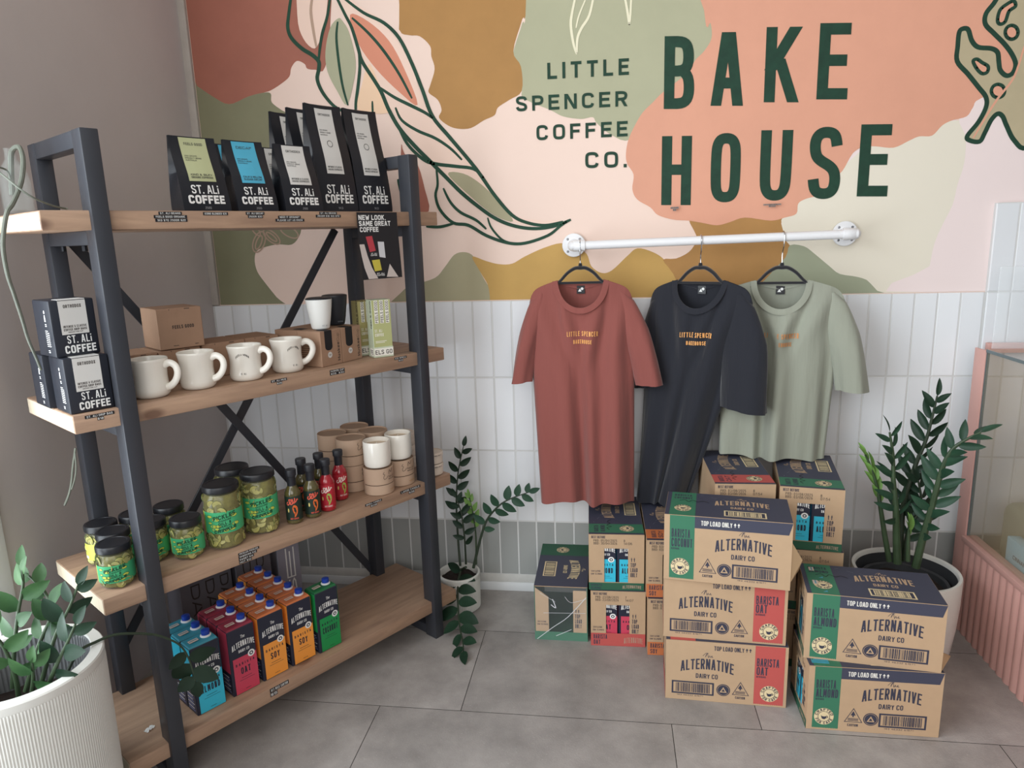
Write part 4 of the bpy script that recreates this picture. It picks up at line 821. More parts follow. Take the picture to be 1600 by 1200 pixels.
# ================================================================== bottom board: milk cartons
M_navy = mat('navy_print', '#252838', .38); M_capb = mat('blue_cap', '#1f3f9e', .35); M_capw = mat('white_cap_collar', '#e3e3e6', .4)
def milk(colname, hx, top_hx, word, label, loc, rz, group='milk cartons on the bottom board'):
    mc = mat('carton_'+colname, hx, .38); mt = mat('carton_top_'+colname, top_hx, .38)
    t = thing('milk_carton', label, 'carton', loc, rz, group); w, d, h = .0745, .052, .186; mb = MB(); x0 = -w/2
    mb.box((-w/2, -d/2, 0), (w/2, d/2, h), M_navy, .0018, 1)
    F = flat((-w/2, -d/2, 0), (1, 0, 0), (0, 0, 1)); Bk = flat((w/2, d/2, 0), (-1, 0, 0), (0, 0, 1)); Lf = flat((-w/2, d/2, 0), (0, -1, 0), (0, 0, 1)); Rt = flat((w/2, -d/2, 0), (0, 1, 0), (0, 0, 1)); Tp = flat((-w/2, -d/2, h), (1, 0, 0), (0, 1, 0))
    for fr in (F, Bk):
        mb.polys([rect(.008, .002, w-.001, h*.56)], fr, mc, .0004)
        al = arch(text('ALTERNATIVE', .016, w*.54, h*.685, w*.84, .19, .1, align='c'), w*.54, w*.42, .006)
        mb.polys(al+text('DAIRY CO', .008, w*.55, h*.63, w*.4, .18, .12, align='c')+text('The', .009, w*.55, h*.84, w*.16, .1, .05, align='c'), fr, M_txw, .0006)
        mb.polys([disc(w*.80, h*.555, .0098, 22)], fr, M_txw, .0007); mb.polys([disc(w*.80, h*.555, .0055, 16)], fr, M_navy, .0009)
        mb.polys([disc(w*.80, h*.555, .0028, 10)], fr, M_txw, .0011)
        mb.polys(text('BARISTA', .0075, w*.54, h*.435, w*.70, .2, .55, align='c'), fr, M_navy, .0006)
        mb.polys(text(word, .0185, w*.54, h*.295, w*(.36 if len(word) < 4 else .66), .17, .14, align='c'), fr, M_navy, .0006)
        mb.polys([rect(w*.36, h*.235, w*.74, h*.241), rect(w*.28, h*.2, w*.84, h*.205), rect(w*.46, h*.05, w*.66, h*.056)], fr, M_navy, .0006)
    for fr in (Lf, Rt):
        mb.polys([rect(.001, h*.36, d-.001, h-.001)], fr, mc, .0004)
        for k in range(8): mb.polys([rect(.006, .010+.006*k, d-.010-.004*(k % 3), .0125+.006*k)], fr, M_capw if k % 2 else mat('print_lilac', '#7e86b8', .6), .0004)
    mb.build('carton_body', t)
    mb = MB(); z = h; hw, hd = w/2, d/2
    vs = [(-hw+.001, -hd+.001, z-.001), (hw-.001, -hd+.001, z-.001), (hw-.001, hd-.001, z-.001), (-hw+.001, hd-.001, z-.001), (-hw+.003, -hd+.006, z+.003), (hw-.003, -hd+.006, z+.005), (hw-.003, hd-.004, z+.006), (-hw+.003, hd-.004, z+.004)]
    mb.add(vs, [(4, 5, 6, 7), (0, 1, 5, 4), (1, 2, 6, 5), (2, 3, 7, 6), (3, 0, 4, 7)], mt)
    Tt = flat((-hw, -hd, z+.0036), (1, 0, .04), (0, 1, .02)); mb.polys([rect(.010, .018, .034, .031)], Tt, mat('carton_stamp', '#cdbcb0', .6), .0015)
    mb.polys([rect(.012, .0235, .032, .0265)], Tt, M_tubed if False else mt, .0019); mb.build('carton_top', t)
    mb = MB(); c = (.0185, .002, z+.0035); mb.lathe([(.0135, 0), (.0135, .003), (.0115, .0045), (.0095, .005), (.0095, .007)], M_capw, 20, c, cap1=False)
    cc = mb.build('cap_collar', t); mb = MB(); mb.lathe([(.0102, .0055), (.0106, .012), (.0104, .0168), (.0085, .018), (0, .018)], M_capb, 20, c, cap0=False); mb.build('cap', t); return t
def C4(a, b): return on_shelf(3, a, b)
rank4 = ['front', 'second', 'third', 'fourth', 'rearmost']
specs = [('blue', '#37b9d6', '#3c8fa3', 'ALMOND', .216, 3, 'bright blue almond'), ('red', '#c9445c', '#8e2f42', 'OAT', .312, 3, 'crimson oat'), ('orange', '#f09c42', '#c97345', 'SOY', .398, 4, 'orange soy in the column nearer the crimson ones'), ('orange', '#f09c42', '#c97345', 'SOY', .486, 5, 'orange soy in the column nearer the green one'), ('green', '#1d8f4c', '#1f6b3f', 'COCONUT', .571, 1, 'green coconut')]
CARTON = {}
for cn, hx, th, wd, a, n, desc in specs:
    for k in range(n):
        ob = desc.split(' in the ')
        pos = {1: 'standing alone at the end of the rows', 3: ['at the front of its column', 'in the middle of its column', 'at the back of its column'][min(k, 2)]}.get(n, ['at the front', 'second from the front', 'third from the front', 'fourth from the front' if n == 5 else 'at the back', 'at the back'][k])
        lab = f'{ob[0]} milk carton {pos}' + (', '+ob[1] if len(ob) > 1 else '')
        loc = C4(a, .064+.0555*k) if n > 1 else C4(a, .058)
        if cn not in CARTON: CARTON[cn] = milk(cn, hx, th, wd, lab, loc, TH)
        else: dup(CARTON[cn], lab, loc, TH)
t = thing('paper_scrap', 'tiny crumpled white paper scrap on the bottom board behind the near post', 'paper', sw(.078, .085, SZ[3]+.0006), TH+R(20)); mb = MB(); rr = random.Random(3)
g = [[(-.012+.004*i, -.006+.003*j, max(.0, rr.uniform(.0, .006))) for j in range(5)] for i in range(7)]
mb.add([q for r_ in g for q in r_], [(i*5+j, i*5+j+1, (i+1)*5+j+1, (i+1)*5+j) for i in range(6) for j in range(4)], M_txw); mb.build('scrap', t)
# grey lettered cartons on the floor behind the rack
M_gbox = mat('grey_carton', '#6d6a72', .7, var=.08, vs=10); M_gboxl = mat('grey_carton_pale', '#8f8d99', .7)
def grey_box(label, loc, rz, w, d, h, rows, pale):
    t = thing('lettered_box', label, 'box', loc, rz, 'grey lettered cartons behind the rack'); mb = MB(); mb.box((0, 0, 0), (w, d, h), M_gboxl if pale else M_gbox, .002, 1)
    F = flat((0, 0, 0), (1, 0, 0), (0, 0, 1))
    for k, s in enumerate(rows):
        mb.polys(warp(text(s, .030, 0, 0, h*.6, .14), lambda X, Y: (w*.2+Y*.9+.045*k, h*.93-X) if not pale else (w*.75-Y, h*.25+X)), F, M_inkd if not pale else M_txw, .0004)
    mb.build('carton', t)
grey_box('grey carton with dark upright lettering behind the blue and crimson cartons', (.322, -.655, 0), TH, .16, .10, .33, ['DAYS', 'DAYS', 'DAYSE'], False)
grey_box('grey carton with dark upright lettering next to its pale neighbour', (.418, -.510, 0), TH, .12, .10, .345, ['DAYS', 'DAYSE'], False)
grey_box('paler grey carton lettered SE standing near the room corner', (.500, -.395, 0), TH+R(-8), .075, .12, .37, ['SE'], True)

# ================================================================== milk cases on the floor
M_card = mat('case_kraft', '#b99c7d', .75, var=.06, vs=14); M_cardd = mat('case_kraft_edge', '#a78b6a', .8)
M_cnavy = mat('case_navy', '#3f4152', .6); M_cpr = mat('case_print', '#373848', .7); M_cgreen = mat('case_green', '#387358', .6); M_cdgreen = mat('case_dark_green', '#2b5a44', .6)
M_cred = mat('case_red', '#b9544f', .6); M_corg = mat('case_orange', '#c77446', .6); M_cin = mat('case_inside', '#4a3f33', .85); M_ccream = mat('case_cream', '#dcc9a0', .65); M_cwhite = mat('case_white', '#e3e0d8', .6)
CL, CWD, CH = .325, .172, .187
BAND = {'coconut': M_cgreen, 'almond': M_cgreen, 'oat': M_cred, 'soy': M_corg}
def badge(mb, fr, x, y, r, rim, dark, off):
    mb.polys([disc(x, y, r, 26)], fr, rim, off); mb.polys(ring(x, y, r*.60, r*.05), fr, dark, off+.0002)
    up = warp(text('CRAFTED', r*.29, 0, 0, r*2.2, .22, .3, align='c'), lambda X, Y: (x+(r*.68+Y)*math.sin(X/(r*.8)), y+(r*.68+Y)*math.cos(X/(r*.8))))
    dn = warp(text('FOR CAFE', r*.29, 0, 0, r*2.0, .22, .3, align='c'), lambda X, Y: (x+(r*.94-Y)*math.sin(X/(r*.8)), y-(r*.94-Y)*math.cos(X/(r*.8))))
    mb.polys(up+dn, fr, dark, off+.0004)
    cup = [(x-r*.30, y+r*.12), (x-r*.22, y-r*.22), (x-r*.08, y-r*.32), (x+r*.1, y-r*.32), (x+r*.22, y-r*.2), (x+r*.28, y+r*.12)]
    mb.polys([cup[::1]], fr, dark, off+.0006); mb.polys(ring(x+r*.3, y-r*.04, r*.1, r*.06, 10), fr, dark, off+.0006); mb.polys([disc(x, y+r*.12, r*.26, 14, r*.1)], fr, rim, off+.0008)
def barcode(mb, fr, x0, y0, x1, y1, c, seed, bgc=None, bw=.0045):
    if bgc: mb.polys([rect(x0, y0, x1, y1)], fr, bgc, .0003)
    mb.polys(ribbon([(x0, y0), (x1, y0), (x1, y1), (x0, y1)], bw, True), fr, c, .0005)
    rr = random.Random(seed); x = x0+.009; q = []
    while x < x1-.010:
        wd = rr.choice([.0007, .0012, .0020, .0028]); q.append(rect(x, y0+.004, x+wd, y1-.004)); x += wd+rr.choice([.0008, .0013, .002])
    mb.polys(q, fr, c, .0005)
def logo(mb, fr, xc, y, wd, c, off=.0004):
    s = wd/.145
    mb.polys(arch(text('ALTERNATIVE', .033*s, xc, y-.003*s, wd, .2, .09, align='c'), xc, wd/2, .0115*s), fr, c, off)
    mb.polys(text('DAIRY CO', .0145*s, xc, y-.0205*s, .060*s, .17, .1, align='c'), fr, c, off)
    th = spline([(-.012, .004), (-.004, .013), (.003, .013), (-.002, .011), (-.005, .001), (.000, .012), (.003, .0), (.006, .006), (.008, .001), (.011, .004), (.013, .006), (.012, .001), (.016, .002)], 3)
    mb.polys(ribbon([(xc+px*s, y+.046*s+py*s) for px, py in th], .0011*s), fr, c, off)
def long_face(mb, fr, kind, L, H, flap=True, mirror=False):
    b = BAND[kind]; wds = {'coconut': 'COCONUT', 'almond': 'ALMOND', 'oat': 'OAT', 'soy': 'SOY'}[kind]
    if not mirror: bx0, bx1, lx, cx0, rx, bc0, bc1 = .045*L, .245*L, .63*L, .285*L, .488*L, .555*L, .895*L
    else: bx0, bx1, lx, cx0, rx, bc0, bc1 = .735*L, .975*L, .345*L, .555*L, .485*L, .06*L, .40*L
    mb.polys([rect(bx0, H*.035, bx1, H)], fr, b, .0003)
    mb.polys([[(bx0+(bx1-bx0)*k/16, H*.036), (bx0+(bx1-bx0)*(k+1)/16, H*.036), (bx0+(bx1-bx0)*(k+.5)/16, H*.022)] for k in range(16)], fr, b, .0003)
    if flap: mb.polys([rect(bx1, H*.825, L*.999, H)], fr, M_cnavy, .0003); mb.polys([[(L*.972, H*.825), (L*.999, H*.825), (L*.999, H)]], fr, M_card, .0005)
    tx = bx1+.05*L if not mirror else .40*L
    mb.polys(text('TOP LOAD ONLY', .0135, tx, H*.873, L*.245, .2, .08)+text('^^', .011, tx+L*.255, H*.88, L*.05, .18, .2), fr, M_cwhite if flap else M_cpr, .0006)
    ix = bx0+.016*L if not mirror else bx0+.016*L
    mb.polys(text('BARISTA', .0245, ix, H*.665, (bx1-bx0)*.74, .2, .08)+text(wds, .0245, ix, H*.52, (bx1-bx0)*(.84 if len(wds) > 3 else .38), .2, .08)+text('BEVERAGE', .0055, ix, H*.475, (bx1-bx0)*.32, .18, .14), fr, M_cpr, .0006)
    badge(mb, fr, (bx0+bx1)/2-(.004 if not mirror else -.002), H*.215, .0245, M_ccream, M_cpr if kind != 'x' else b, .0006)
    logo(mb, fr, lx, H*.50, L*.44, M_cpr)
    tr = [(cx0+.002, H*.155), (cx0+L*.07, H*.37), (cx0+L*.138, H*.155)]; mb.polys(ribbon(spline(tr, 1, True), .0016, True), fr, M_cpr, .0005)
    mb.polys(text('CAUTION', .0075, cx0+L*.07, H*.085, L*.08, .18, .12, align='c'), fr, M_cpr, .0005)
    mb.polys([[(cx0+L*.05, H*.26), (cx0+L*.088, H*.26), (cx0+L*.07, H*.33)], rect(cx0+L*.064, H*.235, cx0+L*.074, H*.262)]+[rect(cx0+L*.03, H*(.175+.016*k), cx0+L*.11, H*(.183+.016*k)) for k in range(3)], fr, M_cpr, .0005)
    mb.polys([disc(rx, H*.215, .0185, 24)], fr, M_cpr, .0004); mb.polys(ring(rx, H*.215, .0155, .0008), fr, M_card, .0006)
    a3 = [(rx+.0085*math.cos(R(90+120*k)), H*.205+.0085*math.sin(R(90+120*k))) for k in range(3)]; mb.polys(ribbon(a3, .0028, True), fr, M_card, .0006)
    barcode(mb, fr, bc0, H*.115, bc1, H*.31, M_cpr, 3); mb.polys(text('193 46332 61571', .0042, bc0+.012, H*.07, L*.22, .14, .3), fr, M_cpr, .0005)
def end_face(mb, fr, kind, W, H, date, hole):
    b = {'coconut': M_cdgreen, 'almond': M_cdgreen, 'oat': M_cred, 'soy': M_corg}[kind]; wds = {'coconut': 'COCONUT', 'almond': 'ALMOND', 'oat': 'OAT', 'soy': 'SOY'}[kind]
    hb = H*(.235 if kind in ('oat', 'soy') else .135); mb.polys([rect(0, 0, W, hb)], fr, b, .0003)
    if kind in ('oat', 'soy'):
        mb.polys(text('BARISTA', .0155, W*.05, hb*.55, W*.25, .17, .12)+text(wds, .0155, W*.05, hb*.12, W*.125, .17, .12), fr, M_cpr, .0005)
    else: mb.polys(text('BARISTA', .007, W*.04, hb*.55, W*.2, .17, .12)+text(wds, .007, W*.04, hb*.15, W*.18, .17, .12), fr, M_cpr, .0005)
    mb.polys(arch(text('ALTERNATIVE', hb*.42, W*.78, hb*.22, W*.34, .14, .12, align='c'), W*.78, W*.17, hb*.08), fr, mat('faint_print', '#a9907c', .7), .0005)
    mb.polys(text('BEST BEFORE', .0085, W*.05, H*.935, W*.25, .18, .12), fr, M_cpr, .0005)
    dt = mat('date_print', '#5d5248', .8)
    mb.polys(text('PRD: '+date[0], .008, W*.09, H*.875, W*.42, .14, .2)+text('BBD: '+date[1], .008, W*.09, H*.825, W*.42, .14, .2)+text(date[2], .008, W*.63, H*.875, W*.025, .14)+text(date[3], .008, W*.63, H*.825, W*.15, .14), fr, dt, .0005)
    mb.polys(text('^^', .014, W*.76, H*.52, W*.075, .2, .3)+text('TOP', .0145, W*.755, H*.425, W*.095, .19, .12)+text('LOAD', .0145, W*.755, H*.335, W*.125, .19, .12)+text('ONLY', .0145, W*.755, H*.245, W*.12, .19, .12), fr, M_cpr, .0005)
    mb.polys(text('12X1 LITRE', .0052, W*.04, H*.33, W*.17, .16, .14)+text('GW 13.35KG', .0052, W*.04, H*.28, W*.2, .16, .14), fr, M_cpr, .0005)
def top_face(mb, fr, kind, L, W):
    b = BAND[kind]; mb.polys([rect(.0005, .0005, L-.0005, W-.0005)], fr, M_cnavy, .0002); mb.polys([rect(.012, .0005, .080, W-.0005)], fr, b if kind != 'almond2' else M_cdgreen, .0004)
    badge(mb, fr, .046, .052, .0225, M_ccream, M_cpr, .0005)
    mb.polys(text('BARISTA', .014, .02, W*.82, .048, .17, .12)+text({'coconut': 'COCONUT', 'almond': 'ALMOND', 'oat': 'OAT', 'soy': 'SOY'}[kind], .014, .02, W*.70, .05, .17, .12), fr, M_cpr, .0006)
    sq = spline([(.035, W*.62), (.05, W*.66), (.06, W*.58), (.07, W*.66), (.085, W*.60), (.1, W*.65), (.115, W*.58)], 3); mb.polys(ribbon(sq, .0022), fr, M_black, .0007)
    logo(mb, fr, L*.62, W*.52, L*.44, M_card, .0004); barcode(mb, fr, L*.48, W*.10, L*.80, W*.30, M_ccream, 9, M_cpr, .004)
    for k in range(5): mb.polys(ribbon([(.09+.03*k, W*.9-.01*k), (.1+.035*k, W*.9-.018*k)], .0006), fr, mat('scuff', '#8b8a90', .7), .0006)
def case(kind, label, corner, rz, group, H=CH, ends=(), mirror=False, flap=True, lid=True, date=('03/08/2025', '03/08/2026', '8', '07:54'), sag=0):
    """corner = world place of the local origin (front left floor corner of the long face)"""
    t = thing('milk_case', label, 'case', corner, rz, group); L, W = CL, CWD; c = .003; mb = MB()
    F = flat((0, 0, 0), (1, 0, 0), (0, 0, 1)); Bk = flat((L, W, 0), (-1, 0, 0), (0, 0, 1)); E0 = flat((0, W, 0), (0, -1, 0), (0, 0, 1)); E1 = flat((L, 0, 0), (0, 1, 0), (0, 0, 1)); Tp = flat((0, 0, H), (1, 0, 0), (0, 1, 0))
    mb.box((0, 0, 0), (L, c, H), M_card); mb.box((0, W-c, 0), (L, W, H), M_card); mb.box((c, c, 0), (L-c, W-c, c), M_card)
    x0, x1, y0, y1 = W*.28, W*.71, H*.14, H*.755
    for x, k in ((0, 'a'), (L-c, 'b')):
        if (k == 'a' and 0 in ends) or (k == 'b' and 1 in ends):
            for (ya, yb, za, zb) in [(c, x0, 0, H), (x1, W-c, 0, H), (x0, x1, 0, y0), (x0, x1, y1, H)]:
                if k == 'a': ya, yb = W-yb, W-ya
                mb.box((x, ya, za), (x+c, yb, zb), M_card)
        else: mb.box((x, c, 0), (x+c, W-c, H), M_card)
    mb.box((c, c, H-c), (L-c, W-c, H-.0004), M_card)
    long_face(mb, F, kind, L, H, flap, mirror)
    for fr, k in ((E0, 0), (E1, 1)): end_face(mb, fr, kind, W, H, date, k in ends)
    mb.build('case_body', t)
    if lid:
        mb = MB(); mb.box((0, 0, H-.0003), (L, W, H+.0012), M_card); top_face(mb, flat((0, 0, H+.0012), (1, 0, 0), (0, 1, 0)), kind, L, W); mb.build('lid', t)
    # milk cartons that show through the cut-out windows
    return t
def carton_in(t, kind, end, label):
    cn = {'almond': 'blue', 'coconut': 'green', 'oat': 'red', 'soy': 'orange'}[kind]; Rm = Matrix.Translation(t.location) @ Matrix.Rotation(t.rotation_euler.z, 4, 'Z')
    for k, y in enumerate((.0475, .1245)):
        x = .0035+.0264 if end == 0 else CL-.0299; lp = Rm @ Vector((x, y, .0035)); side = 'first' if k == 0 else 'second'
        o = dup(CARTON[cn], label[k], lp, t.rotation_euler.z+(-PI/2 if end == 0 else PI/2), 'milk cartons showing through case windows', keep=lambda ch: 'cap' not in ch.name)
        o.scale = (1, 1, .955)
def cn(x, y, z): return Vector((x, y, z+.0006))
H1 = .187
def rot_pt(x, y, dx, rz): return (x+dx*math.cos(rz), y+dx*math.sin(rz))
G1 = 'cases in the front stack of three'
c1 = case('oat', 'oat milk case at the bottom of the front stack of three', cn(1.730, -.590, 0), R(-2.5), G1, .183, (), True, False)
c2 = case('oat', 'oat milk case in the middle of the front stack of three', cn(1.723, -.575, .1845), R(-3.7), G1, .178, (), True, False)
c3 = case('coconut', 'coconut milk case with the big green band on top of the front stack', cn(1.7205, -.583, .3645), R(-8), G1, .187)
G2 = 'almond cases in the right stack'
a1 = case('almond', 'almond milk case at the bottom of the stack of two by the white planter', cn(2.087, -.683, 0), R(-.8), G2, .184, (0,))
a2 = case('almond', 'almond milk case on top of the stack of two by the white planter', cn(2.080, -.648, .1855), R(-7), G2, .185, (0,))
for bx_, nm in ((a1, 'lower'), (a2, 'upper')): carton_in(bx_, 'almond', 0, [f'blue almond carton inside the {nm} almond case, nearer the wall' if k else f'blue almond carton inside the {nm} almond case, nearer the viewer' for k in (0, 1)])
# small stacks against the wall, short ends outward
def end_on(kind, label, x0, y, z, rz, group, H, **kw):
    r = R(90)+rz; return case(kind, label, cn(x0+CWD*math.cos(rz), y+CWD*math.sin(rz), z), r, group, H, (0,), **kw)
G3 = 'cases standing end-on against the tiles'
o1 = end_on('oat', 'oat milk case with red base and window, under an almond case by the wall', 1.514, -.345, 0, R(1.2), G3, .19, date=('23/08/2025', '23/08/2026', '7', '14:07'))
o2 = end_on('almond', 'almond milk case with blue cartons in its window, below the rust shirt', 1.509, -.340, .192, R(1.6), G3, .187, date=('05/04/2025', '30/04/2026', '8', '14:06'))
s1_ = end_on('soy', 'soy milk case with orange base at the bottom, behind the front stack', 1.691, -.382, 0, R(1), G3, .19)
s2_ = end_on('soy', 'soy milk case with orange lid stacked on another, beneath the navy shirt', 1.686, -.372, .192, R(1), G3, .187)
G4 = 'cases of the rear wall stacks'
for k in range(2):
    end_on('oat', ['lowest', 'second'][k]+' case of the rear stack topped by a red banded lid', 1.876, -.386, .191*k, R(0), G4, .187)
    end_on('almond', ['lowest', 'second'][k]+' case of the rear stack beneath the green banded lid', 2.068, -.400, .191*k, R(-7), G4, .187)
e1 = end_on('oat', 'oat milk case with red banded lid on the rear stack under the sage shirt', 1.880, -.388, .382, R(1), G4, .187)
e2 = end_on('almond', 'almond milk case with green banded lid on top of the rear stack near the planter', 2.060, -.398, .382, R(-9), G4, .187)
carton_in(o1, 'oat', 0, ['crimson carton in the window of the oat case by the wall, beside the soy stack', 'crimson carton in the window of the oat case by the wall, beside the wrapped case'])
carton_in(o2, 'almond', 0, ['blue carton in the window of the case under the rust shirt, soy stack side', 'blue carton in the window of the case under the rust shirt, wrapped case side'])
carton_in(e2, 'almond', 0, ['blue carton in the window of the case nearest the planter, planter side', 'blue carton in the window of the case nearest the planter, shirt side'])
for k, (bx_, side) in enumerate(((c3, 'coconut case'), (a2, 'upper almond case'))):       # torn kraft flaps
    mb = MB(); h = CH*(.62 if k == 0 else .30); z0 = .02 if k == 0 else .0
    mb.add([(CL-.001, .001, z0), (CL-.001, .001, z0+h), (CL+.028, .012+.02*k, z0+h*.55), (CL+.02, .018, z0+.03), (CL-.002, .004, z0), (CL-.002, .004, z0+h), (CL+.0275, .015+.02*k, z0+h*.55), (CL+.0195, .021, z0+.03)], [(0, 3, 2, 1), (4, 5, 6, 7), (0, 4, 7, 3), (3, 7, 6, 2), (2, 6, 5, 1)], M_cardd); mb.build('torn_flap', bx_)
# shrink-wrapped open case at the left end
t = thing('milk_case', 'coconut milk case in torn clear shrink wrap, nearest the corner pot', 'case', cn(1.3315, -.008, 0), R(-90), G3)
L, W, H = .318, .172, .19; mb = MB(); c = .003
mb.box((0, 0, 0), (L, c, H), M_cdgreen); mb.box((0, W-c, 0), (L, W, H), M_cdgreen); mb.box((0, c, 0), (c, W-c, H), M_card); mb.box((c, c, 0), (L-c, W-c, c), M_cdgreen); mb.box((c, c, H-c), (L-c, W-c, H), M_card)
E1 = flat((L, 0, 0), (0, 1, 0), (0, 0, 1))
for ya, yb, tp in ((c, W*.27, 1), (W*.73, W-c, 0)): mb.add([(L-c, ya, 0), (L-c, yb, 0), (L-c, yb, H*(.80 if tp else .93)), (L-c, ya, H*.97 if tp else H*.93), (L, ya, 0), (L, yb, 0), (L, yb, H*(.80 if tp else .78)), (L, ya, H*.97 if tp else H*.78)], [(4, 5, 6, 7), (0, 3, 2, 1), (0, 1, 5, 4), (1, 2, 6, 5), (3, 7, 6, 2), (0, 4, 7, 3)], M_card)
mb.polys([rect(0, 0, W, H*.16)], E1, M_cgreen, .0006); mb.polys(text('^^', .014, W*.77, H*.52, W*.075, .2, .3)+text('TOP', .0145, W*.765, H*.425, W*.095, .19, .12)+text('LOAD', .0145, W*.765, H*.335, W*.125, .19, .12)+text('ONLY', .0145, W*.765, H*.245, W*.12, .19, .12)+text('12X1 LITRE', .0052, W*.05, H*.33, W*.17, .16, .14)+text('GW 13.35KG', .0052, W*.05, H*.28, W*.2, .16, .14), E1, M_cpr, .0006)
mb.build('case_body', t)
mb = MB(); mb.box((0, 0, H-.0003), (L, W, H+.001), M_card); Tp = flat((0, 0, H+.001), (1, 0, 0), (0, 1, 0))
mb.polys([rect(0, 0, L, W)], Tp, M_cnavy, .0002); mb.polys([rect(0, 0, .095, W)], Tp, M_cdgreen, .0004); badge(mb, Tp, .05, W*.45, .0225, M_ccream, M_cpr, .0005)
logo(mb, Tp, L*.62, W*.62, L*.42, M_ccream, .0004); barcode(mb, Tp, L*.46, W*.14, L*.78, W*.36, M_ccream, 9, M_cpr, .004); mb.build('lid', t)
mb = MB(); M_film = mat('clear_film', '#e6eef0', .08, alpha=.07, spec=1.0); M_filmw = mat('film_crease_highlight', '#dfe5e8', .2, alpha=.75)  # pale streaks are highlights painted along the film creases
n, mrow = 10, 10; rr = random.Random(4); g = [[(L+.003+rr.uniform(0, .004), W*i/n, H*1.01*j/mrow) for j in range(mrow+1)] for i in range(n+1)]
for i in range(n):
    for j in range(mrow): mb.add([g[i][j], g[i+1][j], g[i+1][j+1], g[i][j+1]], [(0, 1, 2, 3)], M_film, True)
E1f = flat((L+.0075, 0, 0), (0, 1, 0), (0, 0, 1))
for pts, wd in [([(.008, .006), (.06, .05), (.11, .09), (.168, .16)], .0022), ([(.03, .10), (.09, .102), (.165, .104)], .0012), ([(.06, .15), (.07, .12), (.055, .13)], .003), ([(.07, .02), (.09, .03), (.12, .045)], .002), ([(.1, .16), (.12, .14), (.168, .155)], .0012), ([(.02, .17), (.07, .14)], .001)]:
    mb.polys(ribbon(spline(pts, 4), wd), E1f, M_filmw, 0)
mb.build('shrink_wrap', t)


# ================================================================== clothes rail, hangers and shirts
M_rail = mat('white_pipe_paint', '#e8e8ea', .32); RY = -.13
t = thing('clothes_rail', 'white painted pipe rail bolted to the mural above the tiles', 'rail', (0, 0, 0)); FL, FR = at(897, 383, 0), at(1318, 365, 0); rz0 = FL[2]; rz1 = FR[2]; rp = .0135
mb = MB(); mb.tube([(FL[0], RY, rz0), (FR[0], RY, rz1)], rp, M_rail, 20, False); mb.build('pipe', t)
for P in (FL, FR):
    sg = 1 if P is FL else -1
    mb = MB(); T = Matrix.Translation((P[0], -.0095, P[2])) @ Matrix.Rotation(R(90), 4, 'X'); mb.lathe([(.0375, -.0005), (.0385, .001), (.0385, .006), (.037, .0075), (.02, .0085), (.0195, .014), (.0185, .016)], M_rail, 32, T=T); fl = mb.build('flange', t)
    for k in range(4):
        a = R(45+90*k); mb = MB(); T2 = Matrix.Translation((P[0]+.028*math.cos(a), -.0172, P[2]+.028*math.sin(a))) @ Matrix.Rotation(R(90), 4, 'X'); mb.lathe([(.004, -.001), (.004, .0012), (.0025, .002), (.0025, .0008), (0, .0008)], mat('screw_steel', '#8f9094', .3, metal=.8), 12, T=T2); mb.build('screw', fl)
    mb = MB(); p = spline([(P[0], -.016, P[2]), (P[0], -.05, P[2]), (P[0], RY+.03, P[2]), (P[0]+sg*.006, RY+.008, P[2]), (P[0]+sg*.022, RY, P[2]), (P[0]+sg*.04, RY, P[2])], 4)
    mb.tube(p, [.0135 if i < len(p)*.45 else .0172 for i in range(len(p))], M_rail, 18); mb.build('elbow', t)
M_hang = mat('black_velvet', '#1b1b20', .85, sheen=.3); M_hook = mat('hook_chrome', '#c9ccd0', .18, metal=1)
def rail_z(x): return rz0+(rz1-rz0)*(x-FL[0])/(FR[0]-FL[0])
def hanger(label, x, zn, rz):
    """zn: height of the shirt neck below the rail"""
    zr = rail_z(x); t = thing('clothes_hanger', label, 'hanger', (x, RY, zn), rz, 'black hangers on the white rail')
    mb = MB()
    for s in (-1, 1):
        p = spline([(0, 0, .031), (s*.018, 0, .030), (s*.042, 0, .015), (s*.066, 0, -.010), (s*.10, 0, -.034), (s*.135, 0, -.054)], 5); mb.tube(p, [.0108-.005*i/len(p) for i in range(len(p))], M_hang, 10, flat=.6)
    mb.tube([(0, 0, .03), (0, 0, .046)], [.008, .005], M_hang, 10); mb.build('hanger_arms', t)
    mb = MB(); mb.tube([(-.072, 0, -.0155), (.072, 0, -.0155)], .0038, M_hang, 8); mb.build('bar', t)
    r = rp+.0035; zc = zr-zn; c, s_ = math.cos(rz), math.sin(rz)
    # the wire loops over the pipe, which runs along world x
    w2l = lambda dx, dy, dz: (dx*c+dy*s_, -dx*s_+dy*c, dz)
    pts = [(0, 0, .044), (0, 0, zc-.045), w2l(0, -.012, zc-.028), w2l(0, -r, zc)]+[w2l(0, -r*math.cos(a), zc+r*math.sin(a)) for a in (R(45), R(90), R(135), R(180), R(215))]
    mb = MB(); mb.tube(spline(pts, 3), .0017, M_hook, 8); mb.build('hook', t)
def cloth_mat(name, hx, h2):
    m = mat(name, hx, .88, var=.07, vs=9, bump=.55, bs=20, stretch=(1, 1, .16), sheen=.25); [setattr(q.inputs['Distance'], 'default_value', .012) for q in m.node_tree.nodes if q.type == 'BUMP']; return m
